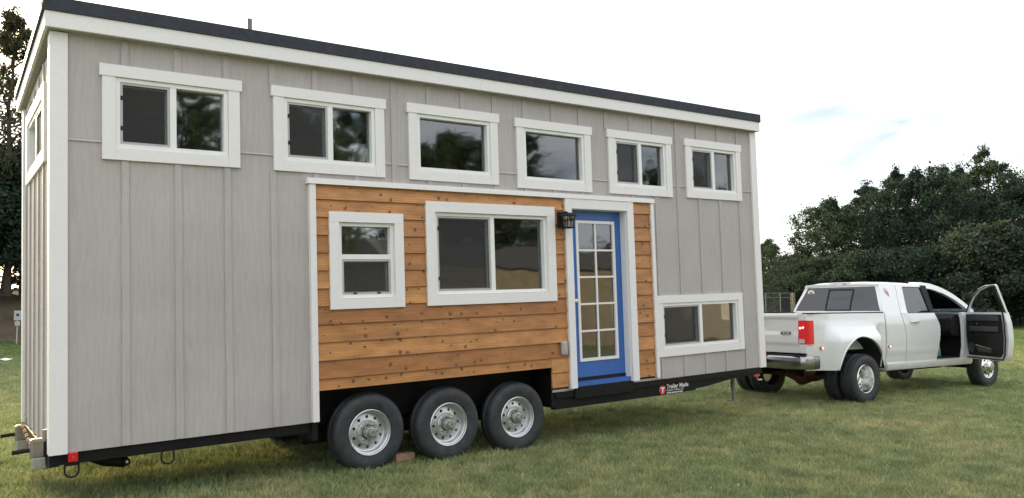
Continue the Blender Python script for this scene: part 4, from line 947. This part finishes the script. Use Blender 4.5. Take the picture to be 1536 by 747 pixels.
# interior
MB().box(.74,3.45,-.88,.88,.58,.62).build('cab_floor',M['plastic'],tk)
MB().box(3.40,3.46,-.88,.88,.62,1.40).build('firewall',M['plastic'],tk)
MB().prism([(2.98,1.10),(3.05,1.02),(3.39,1.0),(3.39,1.42),(3.15,1.415),(3.0,1.33)],1,-.86,.86).build('dashboard',M['plastic'],tk,smooth=40)
b=ringbox(MB(),-.855,-.775,1.15,1.36,.014,2.965,2.985,lambda a,c,d:(c,a,d)); b.build('vent_trim',M['chrome'],tk)
def seat(x,y,wd_):
    s=empty('seat',(x,y,.62),tk)
    MB().box(-.02,.52,-wd_/2,wd_/2,.12,.36).build('cushion',M['cloth'],s,bevel=.05)
    MB().hexa([(-.14,-wd_/2,.30),(.06,-wd_/2,.30),(.06,wd_/2,.30),(-.14,wd_/2,.30),(-.32,-wd_/2+.04,.98),(-.18,-wd_/2+.04,.98),(-.18,wd_/2-.04,.98),(-.32,wd_/2-.04,.98)]).build('backrest',M['cloth'],s,bevel=.04)
    MB().box(-.34,-.24,-.13,.13,1.0,1.18).build('headrest',M['cloth'],s,bevel=.04)
    MB().box(.05,.45,-wd_/2+.05,wd_/2-.05,.0,.12).build('seat_base',M['plastic'],s)
seat(2.25,-.45,.55); seat(2.25,.45,.55); seat(1.35,-.42,.8); seat(1.35,.42,.8)
sw=MB(); sw.lathe([(.185,0),(.197,.012),(.209,0),(.197,-.012)],28,close=True); sw.box(-.19,.19,-.01,.01,-.025,.025)
sw=sw.build('steering_wheel',M['plastic'],tk,smooth=50); sw.location=(2.86,.42,1.32); sw.rotation_euler=(R_(20),0,R_(90))
mi=MB().box(-.02,.02,-.13,.13,-.04,.04).build('rear_view_mirror',M['plastic'],tk,bevel=.015); mi.location=(2.80,0,1.80)
# open passenger door, hinged at its front edge
dl=1.07
pd=empty('passenger_door',(3.40,-.975,0),tk); pd.rotation_euler=(0,0,R_(65)); pd['label']='open passenger door with black inner panel'
# door local: x runs back from the hinge as negative, y outward is negative
dprof=[(-.02,.60),(-.95,.585),(-1.02,.66),(-1.06,.95),(-1.05,1.25),(-1.00,1.46)]
def yd(z): return 0.0 if z<1.46 else (z-1.46)*.37
def rear_edge(z): return float(np.interp(z,[.585,.66,.95,1.25,1.46,1.93],[-.95,-1.02,-1.06,-1.05,-1.00,-.90]))
def front_edge(z): return float(np.interp(z,[.585,1.44],[-.005,-.0]))
def fds(u,v):
    z=.585+.875*v; a=front_edge(z); x=a+(rear_edge(z)-a)*u; return (x,-.035-.03*math.sin(math.pi*min(1,max(0,(z-.5)/1.0))),z)
MB().grid(fds,8,14,(0,.10,0)).build('door_shell',M['truck'],pd,smooth=40)
ip_=[(-.09,.66),(-.88,.65),(-.94,.72),(-.965,1.0),(-.955,1.25),(-.93,1.42),(-.06,1.42),(-.05,1.0)]
MB().prism(ip_,1,.066,.085).build('inner_panel',M['plastic'],pd)
MB().box(-.90,-.18,.0851,.13,1.10,1.20).build('armrest',M['trimgrey'],pd,bevel=.02)
MB().box(-.90,-.10,.0851,.10,1.30,1.40).build('upper_pad',M['trimgrey'],pd,bevel=.01)
MB().box(-.62,-.30,.0851,.093,1.02,1.085).build('pull_pocket',M['dark'],pd)
MB().prism([(-.30,.86),(-.72,.80),(-.70,.72),(-.40,.74)],1,.0851,.12).build('map_pocket',M['trimgrey'],pd)
MB().prism([(-.34,.845),(-.70,.795),(-.72,.80),(-.33,.865)],1,.1201,.124).build('pocket_trim',M['steel'],pd)
MB().box(-.36,-.22,.0851,.105,1.225,1.26).build('inner_handle',M['chrome'],pd,bevel=.006)
MB().tube([(-.18,.09,.80),(-.18,.10,.80)],.09,20).build('speaker',M['trimgrey'],pd)
# seal around the door edge
sl=[(-.03,.615),(-.93,.605),(-.985,.68),(-1.02,.95),(-1.01,1.25),(-.975,1.46),(-.965,1.91)]
MB().tube([(x,.07+yd(z),z) for x,z in sl],.012,6).build('door_seal',M['plastic'],pd,smooth=50)
# window frame of the open door
fro=[(-.01,1.46),(-.14,1.61),(-.32,1.77),(-.54,1.895),(-.76,1.955),(-.97,1.965),(-.995,1.945),(-1.01,1.70),(-1.02,1.46)]
def fwf(u,v):
    t=u*(len(fro)-1); i=min(int(t),len(fro)-2); k=t-i; x=fro[i][0]*(1-k)+fro[i+1][0]*k; z=fro[i][1]*(1-k)+fro[i+1][1]*k
    cx,cz=-.64,1.58; d=np.array([cx-x,cz-z]); d=d/np.linalg.norm(d)*.036*v; return (x+d[0],-.01+yd(z)*.9,z+d[1])
MB().grid(fwf,32,1,(0,.045,0)).build('window_frame',M['truck'],pd,smooth=40)
MB().add([(x,.012+yd(z)*.9,z) for x,z in [(-.06,1.47),(-.18,1.61),(-.34,1.76),(-.52,1.86),(-.75,1.91),(-.94,1.92),(-.965,1.70),(-.97,1.47)]],[tuple(range(8))]).build('window_glass',M['clearcar'],pd)
MB().tube([(x*.985-.01,.04+yd(z)*.9,z-.02*(z>1.6)) for x,z in fro],.010,6).build('window_seal',M['plastic'],pd,smooth=50)
mr=empty('towing_mirror',(-.16,-.07,1.46),pd)
MB().tube([(0,0,0),(0,-.14,.02)],.03,8).build('mirror_arm',M['plastic'],mr); MB().box(-.06,.05,-.36,-.14,-.14,.06).build('mirror_housing',M['plastic'],mr,bevel=.03); MB().box(-.066,-.0605,-.345,-.155,-.12,.04).build('mirror_glass',M['carglass'],mr)
MB().box(-1.045,-1.03,-.03,.03,1.02,1.10).build('door_latch',M['plastic'],pd)
# a teal and white bag inside the doorway
bg_=empty('bag'); bw=tk.matrix_basis if False else Matrix.Translation((TQ[0],TQ[1],0))@Matrix.Rotation(TQ[2],4,'Z')
bg_.matrix_world=bw@Matrix.Translation((2.82,-.60,.62)); tag(bg_,'teal and white bag standing inside the truck\'s open doorway','bag')
MB().hexa([(-.06,-.12,0),(.08,-.12,0),(.08,.12,0),(-.06,.12,0),(-.03,-.09,.42),(.05,-.09,.42),(.05,.09,.42),(-.03,.09,.42)]).build('bag_body',M['teal'],bg_,bevel=.03)
MB().box(-.065,-.055,-.06,.04,.08,.36).build('bag_label',M['paper'],bg_,bevel=.003)

# ------------------------------------------------------------------ trees
def make_tree(seed,h,cr,base,nleaf,lsz,mat,top=.6,spread=1.0,trunk_r=.22,lean=.0,name='tree',gap=.5,nl=26):
    r=np.random.default_rng(seed); root=empty(name)
    tb=MB(); k=9; pts=[]; x=y=0
    for i in range(k+1):
        t=i/k; pts.append((x,y,h*.92*t)); x+=r.normal(0,.018*h)*.5+lean*h/k; y+=r.normal(0,.018*h)*.5
    tb.tube(pts,[trunk_r*(1-.9*(i/k))*(1.35 if i==0 else 1)+.02 for i in range(k+1)],8)
    P=np.array(pts); tips=[]
    for i in range(nl):
        t=base+(1-base)*((i+r.uniform(0,.9))/nl)**.9; t=min(t,.985); p0=np.array([np.interp(t,np.linspace(0,1,k+1),P[:,c]) for c in range(3)])
        # crown outline: widest a little below the middle
        q=(t-base)/(1-base); rad=cr*(math.sin(math.pi*min(1,(.18+.82*q))**top))*r.uniform(.55,1.15)*spread+.25
        az=i*2.399+r.uniform(-.5,.5); up=r.uniform(.15,.75)*(1-.4*q)+.3*q
        d=np.array([math.cos(az),math.sin(az),up]); d/=np.linalg.norm(d)
        br=[p0]; cur=p0; dd=d.copy(); ns_=4
        for s in range(ns_):
            dd=dd+np.array([r.normal(0,.16),r.normal(0,.16),r.normal(.02,.14)]); dd/=np.linalg.norm(dd); cur=cur+dd*rad/ns_; br.append(cur)
            if s>=1:
                for _ in range(3):
                    e=dd+r.normal(0,.7,3); e/=np.linalg.norm(e); ln_=rad*r.uniform(.15,.48); tip=cur+e*ln_; tips.append((tip,max(.26,ln_*r.uniform(.35,.75))))
                    if r.uniform()<.6: tb.tube([cur,tip],[trunk_r*.10,.012],4,False)
        tips.append((cur,max(.35,rad*.28)))
        tb.tube(br,[trunk_r*.38*(1-t*.5)*(1-s/(ns_+.6))+.012 for s in range(ns_+1)],6,False)
    tips.append((P[-1]+[0,0,h*.03],.5))
    tb.build('trunk',M['bark'],root,smooth=60)
    # leaves: small folded quads around every twig end
    n=nleaf; idx=r.integers(0,len(tips),n); C=np.array([t[0] for t in tips])[idx]; S=np.array([t[1] for t in tips])[idx]
    off=r.normal(0,1,(n,3)); off/=np.linalg.norm(off,axis=1)[:,None]; off*=(np.minimum(np.abs(r.normal(0,.6,n)),1.15)*S*1.45+.06)[:,None]; off[:,2]*=.75
    c=C+off; c[:,2]=np.maximum(c[:,2],.25)
    a=r.normal(0,1,(n,3)); a/=np.linalg.norm(a,axis=1)[:,None]; b2=np.cross(a,r.normal(0,1,(n,3))); b2/=np.linalg.norm(b2,axis=1)[:,None]
    s=lsz*r.uniform(.55,1.35,n)[:,None]; a=a*s; b2=b2*s*.55
    V=np.empty((n,4,3)); V[:,0]=c-a; V[:,1]=c-b2+a*.1; V[:,2]=c+a; V[:,3]=c+b2+a*.1
    me=bpy.data.meshes.new('crown'); me.vertices.add(4*n); me.vertices.foreach_set('co',V.ravel()); me.loops.add(4*n); me.loops.foreach_set('vertex_index',np.arange(4*n,dtype=np.int32)); me.polygons.add(n); me.polygons.foreach_set('loop_start',np.arange(0,4*n,4,dtype=np.int32)); me.polygons.foreach_set('loop_total',np.full(n,4,dtype=np.int32)); me.update(calc_edges=True)
    me.materials.append(mat); o=bpy.data.objects.new('crown',me); col.objects.link(o); o.parent=root
    return root
PT={'broad':make_tree(11,14,4.6,.16,36000,.13,M['leaf'],.8,nl=34),
    'tall':make_tree(12,18,4.0,.14,36000,.13,M['leaf_dark'],.85,nl=40),
    'open':make_tree(13,19,5.0,.20,24000,.13,M['leaf'],.75,nl=34),
    'shrub':make_tree(14,5.5,2.6,.04,32000,.10,M['leaf_pale'],.8,trunk_r=.09,name='shrub',nl=26),
    'dark':make_tree(15,8,3.4,.05,40000,.11,M['leaf_dark'],.8,trunk_r=.12,name='shrub',nl=30),
    'near':make_tree(16,16,3.8,.15,21000,.095,M['leaf_autumn'],.75,nl=40,trunk_r=.20)}
used=set()
def plant(kind,u,dist,h,label,group=None,cat='tree',name=None,wide=1.0,z=0.0,rz=None,xy=None):
    src=PT[kind]; o=src if kind not in used else copy_tree(src); used.add(kind)
    base_h={'broad':14,'tall':18,'open':19,'shrub':5.5,'dark':8,'near':16}[kind]; s=h/base_h
    p=spot(u,dist) if xy is None else xy; o.location=(p[0],p[1],z); o.scale=(s*wide,s*wide,s); o.rotation_euler=(0,0,random.uniform(0,6.28) if rz is None else rz)
    if name: o.name=name
    tag(o,label,cat,group); return o
G='trees along the far edge of the field'
# the far tree line on the right: (kind, photo column, distance, height, width factor, label)
plant('broad',1246,76,11.6,'rounded green tree left of the truck cab, lowest of the tall ones',G,name='tree',wide=.95)
plant('tall',1346,80,14.8,'tall dark narrow tree rising straight above the truck cab',G,wide=.85)
plant('open',1415,86,15.6,'broad open-crowned tree above the truck\'s windscreen pillar',G,name='tree',wide=.9)
plant('open',1496,82,16.3,'tallest tree of the far edge, above the open truck door',G,wide=.95)
plant('tall',1450,90,16.2,'dark tree between the open-crowned tree and the tallest one',G,wide=.9)
plant('tall',1308,84,14.0,'dark tree just left of the tall narrow one',G,wide=1.2)
plant('broad',1380,76,13.6,'leafy tree low in front of the tall narrow tree',G,wide=.9)
plant('broad',1530,74,11.8,'leafy tree at the right margin beside the tallest tree',G,wide=1.0)
plant('open',1600,84,17.0,'open-crowned tree beyond the right margin of the picture',G)
plant('shrub',1202,80,6.6,'pale low tree left of the rounded green tree',G,wide=1.0,name='shrub')
plant('shrub',1176,92,5.6,'small pale tree nearest the house in the far tree line',G,wide=.9)
plant('broad',1150,130,12.5,'distant tree against the sunset glow beside the house corner',G,wide=.8)
plant('shrub',1488,68,7.5,'large pale grey-green shrub behind the open truck door',G,'shrub',wide=1.1)
for i,(u,d,h,lab) in enumerate(((1215,72,5.4,'dark undergrowth shrub left of the truck cab'),(1265,70,6.0,'dark shrub behind the truck\'s rear window'),(1312,71,6.4,'dark shrub behind the truck cab\'s rear post'),(1362,69,6.2,'dark shrub right behind the truck cab roof'),(1412,70,6.6,'dark shrub behind the truck\'s windscreen'),(1455,69,6.0,'dark shrub beside the truck\'s antenna'),(1520,70,6.4,'dark shrub right of the open truck door'),(1575,70,6.5,'dark shrub at the right edge of the far tree line'))):
    plant('dark',u,d,h,lab,G,'shrub',name='shrub' if i==0 else None,wide=1.25)
# trees above the bank on the left
G2='trees on the bank behind the house'
plant('near',6,52,17.0,'tall bronze-leaved tree on the bank left of the house',G2,name='tree',z=2.4,wide=.9)
plant('dark',34,54,8.5,'dark shrub on the bank beside the house\'s rear corner',G2,'shrub',z=2.5,wide=1.2)
plant('dark',-40,53,8.0,'dark shrub on the bank at the left margin',G2,'shrub',z=2.4,wide=1.2)
plant('near',70,60,13.5,'bronze-leaved tree peeping out behind the house\'s rear corner',G2,z=2.5,wide=.8)
plant('dark',10,51,7.5,'dark shrub under the bronze-leaved tree on the bank',G2,'shrub',z=2.45,wide=1.3)
plant('dark',-14,56,9.0,'tallest dark shrub behind the bronze-leaved tree trunk',G2,'shrub',z=2.5,wide=1.3)
plant('dark',58,57,9.5,'dark shrub half hidden by the house\'s rear corner',G2,'shrub',z=2.5,wide=1.3)
for u_,d_,h_ in ((120,57,14),(190,55,12.5),(265,58,14.5),(350,57,13)): plant('broad',u_,d_,h_,'unseen leafy tree behind the house, added to shade the truck',G2+', added for shade',z=2.5)  # unseen trees, added to keep the low sun off the truck
# far wood all round the field, one mass
r=np.random.default_rng(91); n=90000; th=r.uniform(0,2*math.pi,n); rr_=r.uniform(165,185,n); hh_=(6.2+1.6*np.sin(th*23)+1.2*np.sin(th*61+1)+.8*np.sin(th*137+2)); zz=hh_*r.uniform(0,1,n)**.8
c=np.stack([CAM[0]+rr_*np.cos(th),CAM[1]+rr_*np.sin(th),zz],1); a=r.normal(0,1,(n,3)); a/=np.linalg.norm(a,axis=1)[:,None]; b2=np.cross(a,r.normal(0,1,(n,3))); b2/=np.linalg.norm(b2,axis=1)[:,None]; a*=.75; b2*=.5
V=np.stack([c-a,c-b2,c+a,c+b2],1); V[:,:,2]=np.maximum(V[:,:,2],.02)
me=bpy.data.meshes.new('far_wood'); me.from_pydata(V.reshape(-1,3).tolist(),[],np.arange(4*n).reshape(-1,4).tolist()); me.materials.append(M['leaf_dark']); fw_=bpy.data.objects.new('far_wood',me); col.objects.link(fw_)
tag(fw_,'far-off dark wood closing the horizon beyond the field','wood',kind='stuff')
# across the field behind the viewer: what the panes mirror
G3='trees across the field, mirrored in the upper panes'; lab3='tree across the field, seen only mirrored in the upper window panes'
for i,(x,y,h,kd) in enumerate(((4,-36,15,'broad'),(10,-39,17,'tall'),(15,-36,14,'broad'),(21,-40,17,'open'),(27,-38,14,'broad'),(33,-40,16,'tall'),(47.5,-38,14,'broad'))):
    plant(kd,0,0,h,lab3,G3,xy=(x,y))
# ------------------------------------------------------------------ buildings mirrored in the lower panes
def cabin(loc,rz,lx,ly,hw,hr,wm,label):
    c=empty('cabin',loc); c.rotation_euler=(0,0,rz); tag(c,label,'building')
    bo=MB().box(0,lx,0,ly,0,hw).build('wall',wm,c)
    for k in range(int(hw/.22)): MB().box(-.02,lx+.02,ly+.0005,ly+.02,.03+k*.22,.225+k*.22).build('wall_board',wm,bo)
    MB().add([(-.3,-.3,hw+.01),(lx+.3,-.3,hw+.01),(lx+.3,ly+.3,hw+.01),(-.3,ly+.3,hw+.01),(-.3,ly/2,hr),(lx+.3,ly/2,hr)],[(0,1,2,3),(0,1,5,4),(3,2,5,4),(0,3,4),(1,2,5)]).build('roof',M['shingle'],c)
    for k in range(int(lx//3)):
        x=1.2+3*k; w=MB().box(x,x+1.1,ly+.021,ly+.06,1.0,2.1).build('window',M['white'],c); MB().box(x+.1,x+1.0,ly+.061,ly+.065,1.1,2.0).build('pane',M['lens_clear'],w)
    return c
cabin((12.5,-23,0),0,12.5,5,3.2,4.15,M['tarp'],'tan boarded cabin mirrored in the large cedar-panel window')
cabin((28,-25,0),0,9,5,2.5,4.0,M['whitewall'],'pale boarded cabin mirrored in the low right window')

# ------------------------------------------------------------------ fences, meter box, paper
def fence(p0,p1,n,h,z0,label,top2=False,mt='zinc'):
    f=empty('chain_link_fence',(p0[0],p0[1],z0)); tag(f,label,'fence'); d=np.array(p1[:2])-np.array(p0[:2])
    for k in range(n+1):
        q=d*k/n; MB().tube([(q[0],q[1],-.3),(q[0],q[1],h)],.035,8).build('post',M[mt],f)
    MB().tube([(0,0,h-.03),(d[0],d[1],h-.03)],.028,6).build('top_rail',M[mt],f)
    if top2: MB().tube([(0,0,h-.35),(d[0],d[1],h-.35)],.025,6).build('mid_rail',M[mt],f)
    MB().add([(0,0,.02),(d[0],d[1],.02),(d[0],d[1],h-.05),(0,0,h-.05)],[(0,1,2,3)]).build('wire_mesh',M['link'],f)
    return f
fence(spot(-200,53),spot(160,55),9,1.1,2.5,'chain-link fence along the top of the earth bank')
fence(spot(1085,58),spot(1193,58),5,2.55,0,'tall chain-link enclosure fence between the house and the truck cab',True,'emblem')
fence(spot(1193,58),spot(1187,64),2,2.55,0,'short return of the chain-link enclosure beside the truck cab',True,'emblem')
mp_=spot(27,46.0); mb_=empty('meter_box',(mp_[0],mp_[1],0)); mb_.rotation_euler=(0,0,R_(-5)); tag(mb_,'grey electric meter box on a post before the earth bank','meter box')
MB().box(-.15,.15,-.09,.09,1.15,1.62).build('box',M['outlet'],mb_,bevel=.02)
MB().tube([(0,0,-.05),(0,0,1.16)],.035,8).build('post',M['zinc'],mb_); MB().box(-.11,.11,-.06,.06,.88,1.10).build('switch_box',M['zinc'],mb_,bevel=.01)
MB().tube([(0,-.09,1.42),(0,-.12,1.42)],.06,12).build('meter_dial',M['plastic'],mb_)
pp=MB().grid(lambda u,v:(-.3+.6*u,-.2+.4*v,.03+.035*math.sin(u*7)*math.cos(v*5)),8,6,(0,0,-.003)).build('paper_sheet',M['paper']); q_=spot(6,30.8); pp.location=(q_[0],q_[1],.02)
tag(pp,'crumpled white paper lying on the grass at the left margin','paper')

# ------------------------------------------------------------------ dead leaves and clippings on the lawn
r=np.random.default_rng(5); b=MB()
for k in range(900):
    d=r.uniform(5.5,24); a=yaw+r.uniform(-.75,.75); x,y=CAM[0]+d*math.cos(a),CAM[1]+d*math.sin(a); q=r.uniform(.008,.022); w=r.uniform(0,6.28); z=r.uniform(.03,.05); t=r.normal(0,.5,2)*q
    c_,s_=math.cos(w)*q,math.sin(w)*q
    b.add([(x-c_,y-s_,z),(x+s_*.5,y-c_*.5,z+t[0]),(x+c_,y+s_,z+.004),(x-s_*.5,y+c_*.5,z+t[1])],[(0,1,2,3)])
M['litter']=simple('dead_leaf',(.36,.28,.17),.85,var=.45,scale=40)
tag(b.build('fallen_leaves',M['litter']),'small pale dead leaves scattered over the lawn','leaves',kind='stuff')
